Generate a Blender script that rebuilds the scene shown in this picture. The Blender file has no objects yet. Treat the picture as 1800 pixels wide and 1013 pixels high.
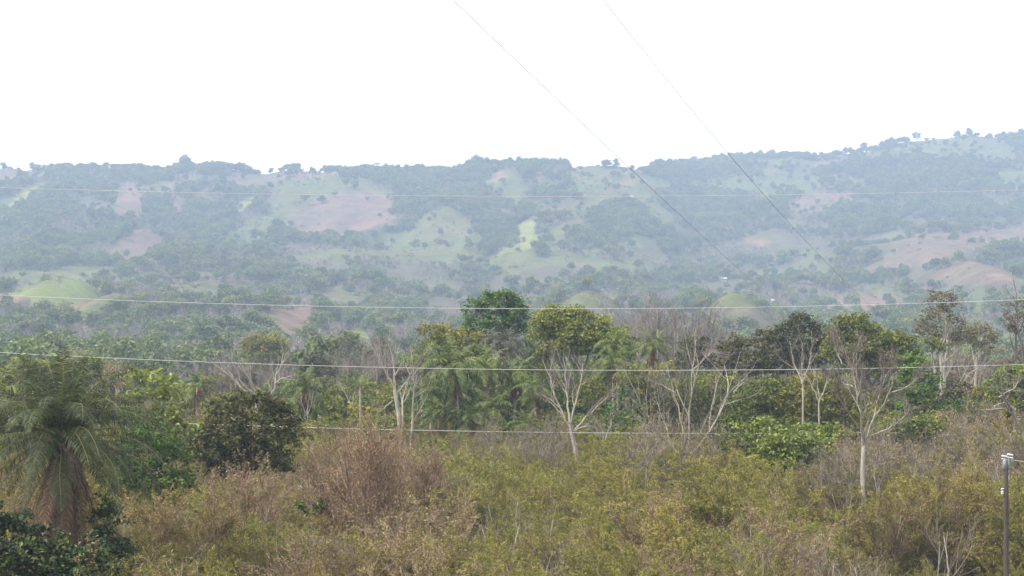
import bpy, math, random
import numpy as np
from mathutils import Vector, Matrix

# ------------------------------------------------------------------ camera, sky, sun, exposure
rng = np.random.default_rng(7)
random.seed(7)
scene = bpy.context.scene
C = scene.collection
F = 2770.0          # focal length in photo pixels
EYE = 12.0          # the lookout stands 12 m above the valley floor

cam_data = bpy.data.cameras.new('camera')
cam_data.sensor_width = 36.0
cam_data.lens = F / 1800.0 * 36.0
cam_data.shift_y = (600.0 - 506.5) / 1800.0
cam_data.clip_start = 0.5
cam_data.clip_end = 20000.0
cam = bpy.data.objects.new('camera', cam_data)
cam.location = (0, 0, EYE)
cam.rotation_euler = (math.radians(90), 0, 0)
C.objects.link(cam)
scene.camera = cam

SUN_ELEV, SUN_AZ = 48.0, 248.0      # azimuth clockwise from +Y
world = bpy.data.worlds.new('World')
scene.world = world
world.use_nodes = True
wn, wl = world.node_tree.nodes, world.node_tree.links
wn.clear()
wo = wn.new('ShaderNodeOutputWorld')
bg = wn.new('ShaderNodeBackground'); bg.inputs['Strength'].default_value = 0.1
sky = wn.new('ShaderNodeTexSky'); sky.sky_type = 'NISHITA'; sky.sun_disc = False
sky.sun_elevation = math.radians(SUN_ELEV); sky.sun_rotation = math.radians(SUN_AZ)
sky.air_density = 1.0; sky.dust_density = 4.0; sky.ozone_density = 1.0
mixc = wn.new('ShaderNodeMix'); mixc.data_type = 'RGBA'
mixc.inputs[0].default_value = 0.88
mixc.inputs[7].default_value = (8.45, 8.3, 7.95, 1)          # the even white cloud cover
wl.new(sky.outputs[0], mixc.inputs[6]); wl.new(mixc.outputs[2], bg.inputs['Color'])
wl.new(bg.outputs[0], wo.inputs['Surface'])

sd = bpy.data.lights.new('sun', 'SUN'); sd.energy = 2.3; sd.angle = math.radians(9); sd.color = (1.0, 0.95, 0.86)
sun = bpy.data.objects.new('sun', sd)
az, el = math.radians(SUN_AZ), math.radians(SUN_ELEV)
sdir = Vector((math.sin(az) * math.cos(el), math.cos(az) * math.cos(el), math.sin(el)))
sun.rotation_euler = sdir.to_track_quat('Z', 'Y').to_euler()
sun.location = (-60, -60, 150)
C.objects.link(sun)

scene.view_settings.view_transform = 'Standard'
scene.view_settings.look = 'None'
scene.view_settings.exposure = 1.82
scene.view_settings.gamma = 1.0
scene.view_settings.use_curve_mapping = False
cy = scene.cycles
cy.max_bounces = 6; cy.diffuse_bounces = 3; cy.transmission_bounces = 4; cy.transparent_max_bounces = 8
cy.volume_bounces = 1; cy.glossy_bounces = 2
cy.use_denoising = True
cy.denoiser = 'OPENIMAGEDENOISE'
cy.use_light_tree = False

HAZE_DENSITY = 0.00042
HAZE_COLOR = (0.345, 0.442, 0.62)

# ------------------------------------------------------------------ helpers
def at(x, y, Y):
    return np.array([(x - 900.0) / F * Y, Y, EYE + (600.0 - y) / F * Y])

def px(P):
    P = np.asarray(P)
    return 900 + P[..., 0] / P[..., 1] * F, 600 - (P[..., 2] - EYE) / P[..., 1] * F

def unit(v):
    return v / np.maximum(np.linalg.norm(v, axis=-1, keepdims=True), 1e-9)

class Geo:
    def __init__(s):
        s.V, s.Q, s.T, s.M, s.n = [], [], [], [], 0
    def add(s, V, Q, T=None, m=0):
        V = np.asarray(V, float).reshape(-1, 3); Q = np.asarray(Q, int).reshape(-1, 4)
        s.V.append(V); s.Q.append(Q + s.n); s.n += len(V)
        s.T.append(np.full(len(Q), 0.5) if T is None else np.broadcast_to(np.asarray(T, float), (len(Q),)))
        s.M.append(np.full(len(Q), m))
    def mesh(s, name, mats, smooth=False):
        me = bpy.data.meshes.new(name)
        V = np.concatenate(s.V); Q = np.concatenate(s.Q); T = np.concatenate(s.T); M = np.concatenate(s.M)
        me.vertices.add(len(V)); me.vertices.foreach_set('co', V.astype(np.float32).ravel())
        me.loops.add(len(Q) * 4); me.loops.foreach_set('vertex_index', Q.astype(np.int32).ravel())
        me.polygons.add(len(Q)); me.polygons.foreach_set('loop_start', (np.arange(len(Q)) * 4).astype(np.int32))
        a = me.attributes.new('tint', 'FLOAT', 'FACE'); a.data.foreach_set('value', T.astype(np.float32))
        me.polygons.foreach_set('use_smooth', np.full(len(Q), smooth))
        if not isinstance(mats, (list, tuple)): mats = [mats]
        for m in mats: me.materials.append(m)
        if len(mats) > 1: me.polygons.foreach_set('material_index', M.astype(np.int32))
        me.update(calc_edges=True)
        return me

def obj(name, me, parent=None, loc=(0, 0, 0), rot=(0, 0, 0), sc=(1, 1, 1)):
    o = bpy.data.objects.new(name, me)
    C.objects.link(o)
    if parent is not None: o.parent = parent
    o.location = loc; o.rotation_euler = rot
    o.scale = (sc, sc, sc) if isinstance(sc, (int, float)) else sc
    return o

def tag(o, label=None, cat=None, group=None, kind=None):
    if label: o['label'] = label
    if cat: o['category'] = cat
    if group: o['group'] = group
    if kind: o['kind'] = kind
    return o

def thing(name, label, cat, loc, group=None, rz=0.0, sc=1.0):
    o = obj(name, None, None, loc, (0, 0, rz), sc)
    o.empty_display_size = 0.5
    return tag(o, label, cat, group)

def copy_thing(root, loc, rz=0.0, sc=1.0, label=None, group=None):
    r = root.copy(); C.objects.link(r)
    r.location = loc; r.rotation_euler = (0, 0, rz)
    r.scale = (sc, sc, sc) if isinstance(sc, (int, float)) else sc
    if label: r['label'] = label
    if group: r['group'] = group
    for ch in kids(root):
        c = ch.copy(); C.objects.link(c); c.parent = r
        for g in kids(ch):
            d = g.copy(); C.objects.link(d); d.parent = c
    return r
_kids = {}
def kids(o):
    if o.name not in _kids: _kids[o.name] = list(o.children)
    return _kids[o.name]

# ------------------------------------------------------------------ materials
def leaf_mat(name, c0, c1, c2=None, rough=0.55, trans=0.25, var=0.25, spec=0.25):
    m = bpy.data.materials.new(name); m.use_nodes = True
    n, l = m.node_tree.nodes, m.node_tree.links
    n.clear()
    out = n.new('ShaderNodeOutputMaterial')
    at_ = n.new('ShaderNodeAttribute'); at_.attribute_name = 'tint'
    rp = n.new('ShaderNodeValToRGB')
    e = rp.color_ramp.elements
    e[0].position = 0.05; e[0].color = (*c0, 1); e[1].position = 0.95; e[1].color = (*(c2 or c1), 1)
    if c2:
        x = e.new(0.55); x.color = (*c1, 1)
    l.new(at_.outputs['Fac'], rp.inputs['Fac'])
    oi = n.new('ShaderNodeObjectInfo')
    mr = n.new('ShaderNodeMapRange'); mr.inputs['To Min'].default_value = 1 - var; mr.inputs['To Max'].default_value = 1 + var
    l.new(oi.outputs['Random'], mr.inputs['Value'])
    hs = n.new('ShaderNodeHueSaturation'); l.new(rp.outputs[0], hs.inputs['Color']); l.new(mr.outputs[0], hs.inputs['Value'])
    mh = n.new('ShaderNodeMath'); mh.operation = 'MULTIPLY'; mh.inputs[1].default_value = 7.31
    fr = n.new('ShaderNodeMath'); fr.operation = 'FRACT'
    l.new(oi.outputs['Random'], mh.inputs[0]); l.new(mh.outputs[0], fr.inputs[0])
    mr2 = n.new('ShaderNodeMapRange'); mr2.inputs['To Min'].default_value = 0.5 - var * 0.05; mr2.inputs['To Max'].default_value = 0.5 + var * 0.06
    l.new(fr.outputs[0], mr2.inputs['Value']); l.new(mr2.outputs[0], hs.inputs['Hue'])
    bs = n.new('ShaderNodeBsdfPrincipled'); bs.inputs['Roughness'].default_value = rough
    bs.inputs['Specular IOR Level'].default_value = spec
    l.new(hs.outputs[0], bs.inputs['Base Color'])
    if trans > 0:
        tr = n.new('ShaderNodeBsdfTranslucent'); l.new(hs.outputs[0], tr.inputs['Color'])
        mx = n.new('ShaderNodeMixShader'); mx.inputs[0].default_value = trans
        l.new(bs.outputs[0], mx.inputs[1]); l.new(tr.outputs[0], mx.inputs[2]); l.new(mx.outputs[0], out.inputs['Surface'])
    else:
        l.new(bs.outputs[0], out.inputs['Surface'])
    return m

def bark_mat(name, c0, c1, scale=6.0, stretch=0.25, rough=0.85, bump=0.3):
    m = bpy.data.materials.new(name); m.use_nodes = True
    n, l = m.node_tree.nodes, m.node_tree.links
    bs = n['Principled BSDF']; bs.inputs['Roughness'].default_value = rough; bs.inputs['Specular IOR Level'].default_value = 0.2
    tc = n.new('ShaderNodeTexCoord'); mp = n.new('ShaderNodeMapping'); mp.inputs['Scale'].default_value = (1, 1, stretch)
    nz = n.new('ShaderNodeTexNoise'); nz.inputs['Scale'].default_value = scale; nz.inputs['Detail'].default_value = 6
    nz.inputs['Roughness'].default_value = 0.65
    l.new(tc.outputs['Object'], mp.inputs[0]); l.new(mp.outputs[0], nz.inputs['Vector'])
    rp = n.new('ShaderNodeValToRGB'); rp.color_ramp.elements[0].position = 0.32; rp.color_ramp.elements[1].position = 0.68
    rp.color_ramp.elements[0].color = (*c0, 1); rp.color_ramp.elements[1].color = (*c1, 1)
    l.new(nz.outputs['Fac'], rp.inputs[0]); l.new(rp.outputs[0], bs.inputs['Base Color'])
    if bump:
        b = n.new('ShaderNodeBump'); b.inputs['Strength'].default_value = bump; b.inputs['Distance'].default_value = 0.03
        l.new(nz.outputs['Fac'], b.inputs['Height']); l.new(b.outputs[0], bs.inputs['Normal'])
    return m

def flat_mat(name, c, rough=0.6, metal=0.0, var=0.15, scale=20):
    m = bark_mat(name, tuple(v * (1 - var) for v in c), tuple(min(1, v * (1 + var)) for v in c), scale, 1.0, rough, 0.05)
    m.node_tree.nodes['Principled BSDF'].inputs['Metallic'].default_value = metal
    return m

M = {}
M['dark'] = leaf_mat('dark_olive_leaf', (.04, .043, .017), (.086, .087, .026), (.16, .148, .045))
M['dense'] = leaf_mat('dense_green_leaf', (.032, .066, .013), (.072, .125, .022), (.13, .175, .036))
M['hilldark'] = leaf_mat('hill_wood_leaf', (.066, .088, .024), (.115, .145, .038), (.175, .2, .055))
M['palmbig'] = leaf_mat('large_palm_leaf', (.024, .034, .014), (.052, .068, .026), (.125, .14, .052), rough=.5, spec=.2)
M['fruitdull'] = flat_mat('dull_orange_palm_fruit', (.3, .16, .055))
M['hillmid'] = leaf_mat('hill_wood_green_leaf', (.08, .11, .03), (.14, .18, .048), (.2, .23, .066))
M['mid'] = leaf_mat('mid_green_leaf', (.06, .084, .013), (.125, .16, .024), (.2, .225, .042))
M['olive'] = leaf_mat('olive_leaf', (.09, .096, .014), (.175, .175, .025), (.265, .24, .042))
M['yellow'] = leaf_mat('yellow_green_leaf', (.078, .094, .014), (.165, .175, .026), (.26, .245, .04))
M['bright'] = leaf_mat('bright_green_leaf', (.03, .06, .01), (.07, .13, .018), (.13, .2, .032))
M['glossy'] = leaf_mat('glossy_dark_leaf', (.014, .026, .01), (.034, .058, .018), (.14, .19, .035), rough=0.5, spec=0.35)
M['bigleaf'] = leaf_mat('large_yellow_green_leaf', (.05, .068, .01), (.125, .155, .018), (.23, .25, .036), rough=0.45, spec=0.4)
M['brownleaf'] = leaf_mat('brownish_leaf', (.075, .056, .034), (.13, .1, .056), (.17, .145, .076))
M['orange'] = leaf_mat('orange_blossom_leaf', (.11, .11, .02), (.25, .2, .025), (.34, .2, .03))
M['scrubgreen'] = leaf_mat('feathery_scrub_leaf', (.096, .097, .016), (.19, .18, .032), (.3, .265, .054), trans=.3, var=.3)
M['scrubolive'] = leaf_mat('olive_scrub_leaf', (.108, .093, .022), (.2, .168, .042), (.3, .24, .07), trans=.3, var=.3)
M['scrubdry'] = leaf_mat('dry_scrub_leaf', (.13, .098, .046), (.225, .175, .084), (.32, .26, .13), trans=.2, var=.25)
M['scrubred'] = leaf_mat('reddish_dry_leaf', (.135, .09, .048), (.225, .158, .084), (.31, .235, .125), trans=.2, var=.25)
M['palm'] = leaf_mat('palm_leaf', (.04, .062, .012), (.09, .125, .024), (.18, .21, .05), rough=0.55, spec=.25)
M['palmlight'] = leaf_mat('light_palm_leaf', (.055, .085, .014), (.11, .155, .026), (.19, .235, .05), rough=0.55, spec=.25)
M['palmgrey'] = leaf_mat('grey_dead_palm_leaf', (.05, .05, .045), (.085, .084, .072), (.12, .115, .1))
M['palmdead'] = leaf_mat('brown_dead_palm_leaf', (.055, .034, .024), (.115, .065, .042), (.19, .115, .072))
M['rachis'] = leaf_mat('palm_midrib', (.13, .14, .045), (.17, .17, .06))
M['barkpale'] = bark_mat('pale_bark', (.17, .15, .125), (.36, .325, .28))
M['barkgrey'] = bark_mat('grey_bark', (.085, .072, .06), (.18, .16, .13))
M['barkbrown'] = bark_mat('brown_bark', (.10, .075, .058), (.2, .155, .12))
M['barkdark'] = bark_mat('dark_bark', (.045, .038, .03), (.1, .085, .068))
M['twig'] = bark_mat('dry_twig', (.12, .09, .06), (.22, .17, .12), bump=0)
M['twigred'] = bark_mat('reddish_twig', (.13, .082, .058), (.22, .15, .11), bump=0)
M['twiggrey'] = bark_mat('grey_twig', (.1, .083, .068), (.18, .152, .125), bump=0)
M['palmtrunk'] = bark_mat('palm_trunk_bark', (.14, .11, .09), (.3, .25, .21), 4, 2.5)
M['palmskirt'] = bark_mat('red_brown_palm_sheath', (.13, .065, .045), (.25, .14, .1), 8, .2)
M['fruit'] = flat_mat('orange_palm_fruit', (.45, .19, .05))
M['wire'] = flat_mat('bright_aluminium_wire', (.38, .375, .36), rough=.45, metal=0.0, var=.08)
M['darkwire'] = flat_mat('weathered_dark_cable', (.09, .09, .09), rough=.6, var=.1)
M['polewood'] = bark_mat('creosoted_pole_wood', (.04, .032, .027), (.088, .07, .06), 5, .06)
M['porcelain'] = flat_mat('white_porcelain', (.5, .51, .52), rough=.2, var=.03)
M['steel'] = flat_mat('galvanised_steel', (.17, .185, .19), rough=.5, metal=.2, var=.1)
M['roofsheet'] = flat_mat('white_roof_sheet', (.36, .36, .355), rough=.4, var=.05)
M['housewall'] = flat_mat('rendered_wall', (.42, .38, .34), rough=.9)
M['window'] = flat_mat('dark_window', (.05, .06, .07), rough=.2)
M['lattice'] = flat_mat('pylon_steel', (.42, .44, .46), rough=.6, var=.05)

# ------------------------------------------------------------------ geometry generators
def tubes(g, P, R, n=4, T=None, m=0):
    P = np.asarray(P, float); R = np.asarray(R, float)
    if P.ndim == 2: P = P[None]; R = R[None]
    mm, k, _ = P.shape
    t = unit(np.gradient(P, axis=1))
    mt = unit(P[:, -1] - P[:, 0])
    ref = np.where((np.abs(mt[:, 0]) > 0.8)[:, None], np.array([0, 1.0, 0]), np.array([1.0, 0, 0]))[:, None, :]
    u = unit(np.cross(t, np.broadcast_to(ref, t.shape))); v = np.cross(t, u)
    a = np.arange(n) * 2 * np.pi / n
    V = P[:, :, None, :] + R[:, :, None, None] * (np.cos(a)[:, None] * u[:, :, None, :] + np.sin(a)[:, None] * v[:, :, None, :])
    base = np.arange(mm * k).reshape(mm, k)[:, :-1] * n
    i = np.arange(n); j = (i + 1) % n
    Q = np.stack([base[..., None] + i, base[..., None] + j, base[..., None] + n + j, base[..., None] + n + i], -1)
    TT = None
    if T is not None:
        TT = np.repeat(np.broadcast_to(T, (mm,)), (k - 1) * n)
    g.add(V.reshape(-1, 3), Q.reshape(-1, 4), TT, m)

def grow(start, d, L, r0, r1, k, wob, up, down_end=0.0):
    m = len(start)
    P = np.zeros((m, k, 3)); P[:, 0] = start; d = unit(np.array(d, float))
    L = np.broadcast_to(L, (m,))
    for i in range(1, k):
        d = d + rng.normal(0, wob, (m, 3)); d[:, 2] += up - down_end * i / k
        d = unit(d)
        P[:, i] = P[:, i - 1] + d * (L / (k - 1))[:, None]
    s = np.linspace(0, 1, k)
    R = np.broadcast_to(r0, (m,))[:, None] * (1 - s) + np.broadcast_to(r1, (m,))[:, None] * s
    return P, R

def spawn(P, R, n, tlo, thi, ang, ratio, rr, k, wob, up, rend=0.3, Lmin=0.0, down_end=0.0, Labs=None):
    m, kk, _ = P.shape
    t = tlo + (thi - tlo) * (np.arange(n)[None] + rng.random((m, n))) / n
    x = t * (kk - 1); i = np.minimum(x.astype(int), kk - 2); fr = x - i
    mi = np.arange(m)[:, None]
    st = P[mi, i] * (1 - fr)[..., None] + P[mi, i + 1] * fr[..., None]
    tg = unit(P[mi, i + 1] - P[mi, i])
    r = R[mi, i] * (1 - fr) + R[mi, i + 1] * fr
    L = np.linalg.norm(np.diff(P, axis=1), axis=-1).sum(1)[:, None] * ratio * (1.15 - 0.55 * t) * rng.uniform(.7, 1.3, t.shape)
    if Labs is not None: L = Labs * rng.uniform(.6, 1.3, t.shape)
    L = np.maximum(L, Lmin)
    w = rng.normal(size=(m, n, 3)); w -= (w * tg).sum(-1, keepdims=True) * tg; w = unit(w)
    a = np.radians(rng.normal(ang, ang * .22, t.shape))[..., None]
    d = np.cos(a) * tg + np.sin(a) * w
    r0 = r * rr
    return grow(st.reshape(-1, 3), d.reshape(-1, 3), L.ravel(), r0.ravel(), np.maximum(r0.ravel() * rend, .004), k, wob, up, down_end)

def leafq(g, Cn, size, aspect=0.5, upb=0.6, droop=0.0, T=None, m=0, svar=.35, D=None):
    n = len(Cn)
    if n == 0: return
    nm = rng.normal(size=(n, 3)); nm[:, 2] = np.abs(nm[:, 2]) + upb; nm = unit(nm)
    d = rng.normal(size=(n, 3)) if D is None else D + rng.normal(0, .3, (n, 3))
    d[:, 2] -= droop
    d -= (d * nm).sum(1, keepdims=True) * nm; d = unit(d)
    s = np.cross(nm, d)
    L = (size * rng.uniform(1 - svar, 1 + svar, n))[:, None]; W = L * aspect
    fold = nm * W * .22
    a = Cn - d * L * .5
    V = np.stack([a, a + d * L * .45 + s * W * .5 + fold, a + d * L - fold * .6, a + d * L * .45 - s * W * .5 + fold], 1)
    Q = np.arange(n * 4).reshape(n, 4)
    g.add(V.reshape(-1, 3), Q, rng.random(n) if T is None else T, m)

def shell_points(lobe, n, zmin=-0.45, rlo=.7):
    c, r = lobe
    v = unit(rng.normal(size=(n * 2, 3)))
    v = v[v[:, 2] > zmin][:n]
    rad = rng.uniform(rlo, 1.04, (len(v), 1))
    return c + v * r * rad, v

def crown(g, lobes, leaf, per_m2=5.0, clump=0.5, per=22, flat=.55, aspect=.5, upb=.6, droop=0., rlo=.7, zmin=-.45, bumpy=.18):
    """lobes: list of (centre, radii). Clumps of leaves over each lobe's outer shell. Returns the clump centres."""
    cs = []
    for c, r in lobes:
        area = 4 * math.pi * ((r[0] * r[1]) ** 1.6 / 3 + (r[0] * r[2]) ** 1.6 / 3 + (r[1] * r[2]) ** 1.6 / 3) ** (1 / 1.6)
        n = max(5, int(area * per_m2 / per))
        p, v = shell_points((c, r), n, zmin, rlo)
        ph = rng.uniform(0, 6, 3)
        b = np.sin(v[:, 0] * 6 + ph[0]) + np.sin(v[:, 1] * 6 + ph[1]) + np.sin(v[:, 2] * 7 + ph[2])
        p = c + (p - c) * (1 + bumpy * b[:, None] * .5)
        for c2, r2 in lobes:                                   # drop clumps buried deep inside a neighbouring lobe
            if c2 is not c:
                p = p[(((p - c2) / r2) ** 2).sum(1) > .42]
        cs.append(p)
    cs = np.concatenate(cs)
    k = len(cs)
    if k == 0: return cs
    sz = clump * rng.uniform(.6, 1.4, (k, 1, 1))
    off = rng.normal(size=(k, per, 3)) * sz * np.array([1, 1, flat]) * .6
    pts = cs[:, None] + off
    tc = rng.random((k, 1)) * .55 + rng.random((k, per)) * .45
    leafq(g, pts.reshape(-1, 3), leaf, aspect, upb, droop, tc.ravel())
    return cs

def limb_tree(g, base, top, lobes, cs, r0, twigs=0.5, wob=.05):
    """trunk from base to top, a limb to each lobe, twigs to a share of the clumps"""
    base = np.asarray(base, float); top = np.asarray(top, float)
    H = top - base
    k = 8; s = np.linspace(0, 1, k)[:, None]
    P = base + H * s + np.cumsum(rng.normal(0, wob * np.linalg.norm(H) / k, (k, 3)) * np.array([1, 1, .2]), 0) * (s > 0)
    R = r0 * (1 - .45 * s[:, 0]); R[0] *= 1.35
    tubes(g, P, R, 7)
    cen = np.array([l[0] for l in lobes])
    for c, r in lobes:
        st = P[int(rng.integers(4, k))]
        mid = (st + c) / 2 + rng.normal(0, .08, 3) * np.linalg.norm(c - st) + np.array([0, 0, -.1 * np.linalg.norm(c - st)])
        s6 = np.linspace(0, 1, 6)[:, None]
        L = (1 - s6) ** 2 * st + 2 * s6 * (1 - s6) * mid + s6 ** 2 * c
        tubes(g, L, r0 * (.5 - .32 * s6[:, 0]), 5)
    if len(cs) and twigs > 0:
        pick = cs[rng.random(len(cs)) < twigs]
        if len(pick):
            d = np.linalg.norm(pick[:, None] - cen[None], axis=-1); j = d.argmin(1)
            a = cen[j] + rng.normal(0, .2, pick.shape) * np.array([1, 1, .6])
            s4 = np.linspace(0, 1, 4)[None, :, None]
            mid = (a + pick) / 2; mid[:, 2] -= .1 * np.linalg.norm(pick - a, axis=1)
            L = (1 - s4) ** 2 * a[:, None] + 2 * s4 * (1 - s4) * mid[:, None] + s4 ** 2 * pick[:, None]
            L[:, 1:-1] += rng.normal(0, .05, L[:, 1:-1].shape)
            tubes(g, L, np.broadcast_to(np.linspace(r0 * .16, .012, 4), (len(pick), 4)), 3)

# ------------------------------------------------------------------ terrain
ridge_x = np.array([-1500, -400, 0, 110, 200, 300, 400, 450, 520, 580, 700, 800, 850, 900, 980, 1040, 1080, 1125, 1200, 1300, 1400, 1500, 1600, 1700, 1800, 2100, 3200])
ridge_y = np.array([330, 310, 299, 303, 304, 304, 305, 309, 304, 297, 300, 301, 292, 284, 283, 282, 286, 296, 294, 284, 276, 268, 250, 240, 243, 262, 300])
dep_x = np.array([-1500, 0, 500, 1000, 1120, 1220, 1800, 3200])
dep_v = np.array([2100, 2050, 2000, 1950, 1980, 2300, 2400, 2450])

def vnoise(x, y, seed=0):
    xi = np.floor(x).astype(np.int64); yi = np.floor(y).astype(np.int64); fx = x - xi; fy = y - yi
    fx = fx * fx * (3 - 2 * fx); fy = fy * fy * (3 - 2 * fy)
    def h(a, b):
        n = (a * 374761393 + b * 668265263 + seed * 1442695041) & 0x7fffffff
        n = ((n ^ (n >> 13)) * 1274126177) & 0x7fffffff
        return ((n ^ (n >> 16)) & 0xffff) / 65535.0
    return (h(xi, yi) * (1 - fx) + h(xi + 1, yi) * fx) * (1 - fy) + (h(xi, yi + 1) * (1 - fx) + h(xi + 1, yi + 1) * fx) * fy

def fbm(x, y, seed=0, oc=4):
    s = 0; a = .5
    for o in range(oc):
        s = s + a * vnoise(x * 2 ** o, y * 2 ** o, seed + o * 17); a *= .5
    return s / (1 - .5 ** oc)

BUMPS = [  # photo x, photo y of the top, distance, half width in px, depth radius in m
    (112, 489, 900, 66, 60), (190, 519, 800, 55, 60), (1040, 513, 760, 75, 60), (1290, 515, 740, 60, 55),
    (470, 545, 760, 60, 60), (1700, 462, 1150, 70, 80), (620, 590, 560, 45, 40), (790, 360, 1650, 60, 90),
    (245, 402, 1450, 50, 80), (930, 430, 1400, 45, 80), (1110, 355, 1700, 80, 120), (640, 335, 1780, 80, 90),
]
def height0(X, Y):
    Yc = np.maximum(Y, 50.0)
    xp = 900 + X / Yc * F
    yr = np.interp(xp, ridge_x, ridge_y); Yr = np.interp(xp, dep_x, dep_v)
    foot = np.interp(Yc, [0, 250, 420, 600, 900], [0, 0, 2.0, 7.0, 27.0])
    y0 = 600 - (27.0 - EYE) / 900 * F
    s = np.clip((Yc - 900) / (Yr - 900), 0, 1)
    gs = np.interp(s, [0, .2, .45, .7, .9, 1], [0, .17, .44, .73, .94, 1])
    yy = y0 + (yr - y0) * gs
    z = np.where(Yc < 900, foot, EYE + (600 - yy) / F * np.minimum(Yc, Yr))
    back = np.maximum(Yc - Yr, 0)
    z = z - back * .16 - 60 * (1 - np.exp(-(back / 300) ** 2))
    z = np.maximum(z, 0)
    amp = np.interp(Yc, [0, 380, 700, 1100, 1600, 1900, 2100, 5000], [0, 0, 5, 16, 26, 14, 6, 20])
    w = X + 60 * (fbm(X / 260, Y / 260, 5, 2) - .5)
    rid = 1 - np.abs(2 * fbm(w / 230, Y / 620, 3, 3) - 1) * 2
    rid2 = 1 - np.abs(2 * fbm(w / 90, Y / 240, 9, 3) - 1) * 2
    z = z + amp * 1.35 * (rid * .75 + rid2 * .4 - .58)
    z = z + np.interp(Yc, [0, 200, 500], [0, 0, 1.5]) * (fbm(X / 40, Y / 40, 21, 3) - .5)
    return z
_b = []
for bx, by, bY, bw, bd in BUMPS:
    p = at(bx, by, bY)
    h = p[2] - float(height0(np.array([p[0]]), np.array([p[1]]))[0])
    _b.append((p[0], bY, max(2.0, h), bw / F * bY, bd))
def height(X, Y):
    X = np.asarray(X, float); Y = np.asarray(Y, float)
    z = height0(X, Y)
    for x0, y0, h, sx, sy in _b:
        z = z + h * np.exp(-((X - x0) / sx) ** 2 - ((Y - y0) / sy) ** 2)
    return z
def hz(x, y): return float(height(np.array([x]), np.array([y]))[0])

# ---- land cover of the slopes, mapped over the ground (0 wood, 1 brown field, 2 pale grass, 3 bright grass, 4 yellow grass, 5 red earth, 6 dry mixed scrub)
IW, IH = 900, 507       # half-size cover map
gx, gy = np.meshgrid((np.arange(IW) + .5) * 2, (np.arange(IH) + .5) * 2)
cover = np.zeros((IH, IW), int)
def poly(code, pts):
    inside = np.zeros((IH, IW), bool); n = len(pts)
    for i in range(n):
        x0, y0 = pts[i]; x1, y1 = pts[(i + 1) % n]
        if y0 == y1: continue
        c = ((gy < y0) != (gy < y1)) & (gx < (x1 - x0) * (gy - y0) / (y1 - y0) + x0)
        inside ^= c
    cover[inside] = code
nn = fbm(gx / 60, gy / 24, 40, 3)
cover[(gy > 425) & (nn > .53)] = 6
cover[(gy > 460) & (gx > 480) & (nn > .45)] = 6
cover[(gy > 380) & (gx > 1350) & (nn > .46)] = 6
nn2 = fbm(gx / 75 + 9, gy / 30, 140, 3)
cover[(gy < 440) & (nn2 > .66)] = 2
cover[(gy < 440) & (nn2 > .56) & (nn2 <= .66)] = 6
cover[(gy >= 440) & (nn2 > .64)] = 2
poly(0, [(0, 380), (180, 380), (330, 330), (380, 340), (470, 330), (400, 440), (190, 460), (0, 480)])
poly(0, [(690, 300), (850, 310), (850, 400), (780, 350), (700, 420)])
poly(0, [(1130, 345), (1330, 350), (1380, 400), (1200, 400)])
poly(1, [(0, 298), (95, 301), (80, 314), (30, 324), (0, 324)])
poly(4, [(8, 374), (22, 350), (45, 330), (85, 316), (97, 322), (62, 345), (45, 365), (28, 374)])
poly(1, [(190, 374), (205, 332), (238, 318), (254, 340), (250, 380), (215, 383)])
poly(1, [(292, 328), (312, 328), (324, 360), (327, 384), (312, 384), (300, 355)])
poly(1, [(343, 335), (362, 335), (362, 362), (346, 362)])
poly(1, [(187, 447), (212, 420), (240, 404), (252, 400), (270, 408), (302, 430), (280, 445), (265, 462), (220, 468), (190, 464)])
poly(3, [(10, 515), (60, 500), (90, 488), (120, 483), (152, 489), (174, 505), (178, 517), (150, 530), (100, 540), (60, 545), (20, 530)])
poly(1, [(0, 522), (40, 525), (80, 545), (92, 565), (60, 552), (0, 548)])
poly(2, [(88, 555), (130, 530), (180, 518), (215, 516), (250, 528), (275, 535), (247, 545), (215, 552), (205, 574), (150, 572), (95, 567)])
poly(5, [(82, 550), (100, 545), (130, 535), (170, 523), (140, 540), (100, 556), (90, 562)])
poly(1, [(398, 317), (450, 309), (520, 301), (560, 299), (604, 298), (590, 311), (500, 318), (460, 335), (430, 328)])
poly(4, [(404, 374), (428, 350), (452, 343), (442, 365), (416, 380)])
poly(2, [(500, 342), (520, 322), (560, 314), (640, 316), (690, 338), (696, 405), (610, 422), (520, 415), (470, 405), (450, 390), (480, 360)])
poly(1, [(490, 400), (520, 365), (600, 336), (692, 342), (694, 400), (600, 416), (520, 412)])
poly(2, [(380, 420), (440, 385), (480, 400), (470, 430), (420, 440)])
poly(6, [(215, 472), (400, 478), (470, 500), (430, 520), (330, 520), (250, 512)])
poly(2, [(290, 505), (380, 500), (430, 515), (380, 528), (310, 524)])
poly(6, [(350, 560), (390, 552), (420, 575), (400, 595), (365, 585)])
poly(1, [(478, 548), (560, 535), (545, 590), (500, 605), (480, 580)])
poly(2, [(785, 354), (810, 375), (830, 398), (852, 425), (843, 458), (790, 452), (735, 443), (745, 405)])
poly(2, [(640, 415), (735, 405), (735, 440), (820, 455), (800, 466), (700, 462), (620, 450)])
poly(4, [(922, 386), (945, 384), (948, 400), (941, 430), (922, 440), (892, 446), (860, 462), (848, 466), (880, 440), (908, 425), (912, 402)])
poly(2, [(850, 468), (895, 446), (938, 438), (945, 470), (900, 492), (858, 484)])
poly(2, [(856, 345), (862, 318), (885, 293), (908, 330), (918, 356), (905, 375), (885, 342)])
poly(1, [(943, 300), (956, 300), (957, 332), (945, 340)])
poly(2, [(1000, 281), (1080, 286), (1122, 295), (1142, 308), (1196, 330), (1150, 345), (1198, 402), (1150, 388), (1132, 372), (1090, 352), (1050, 362), (1008, 384), (1030, 342), (988, 347), (1002, 320)])
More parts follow.
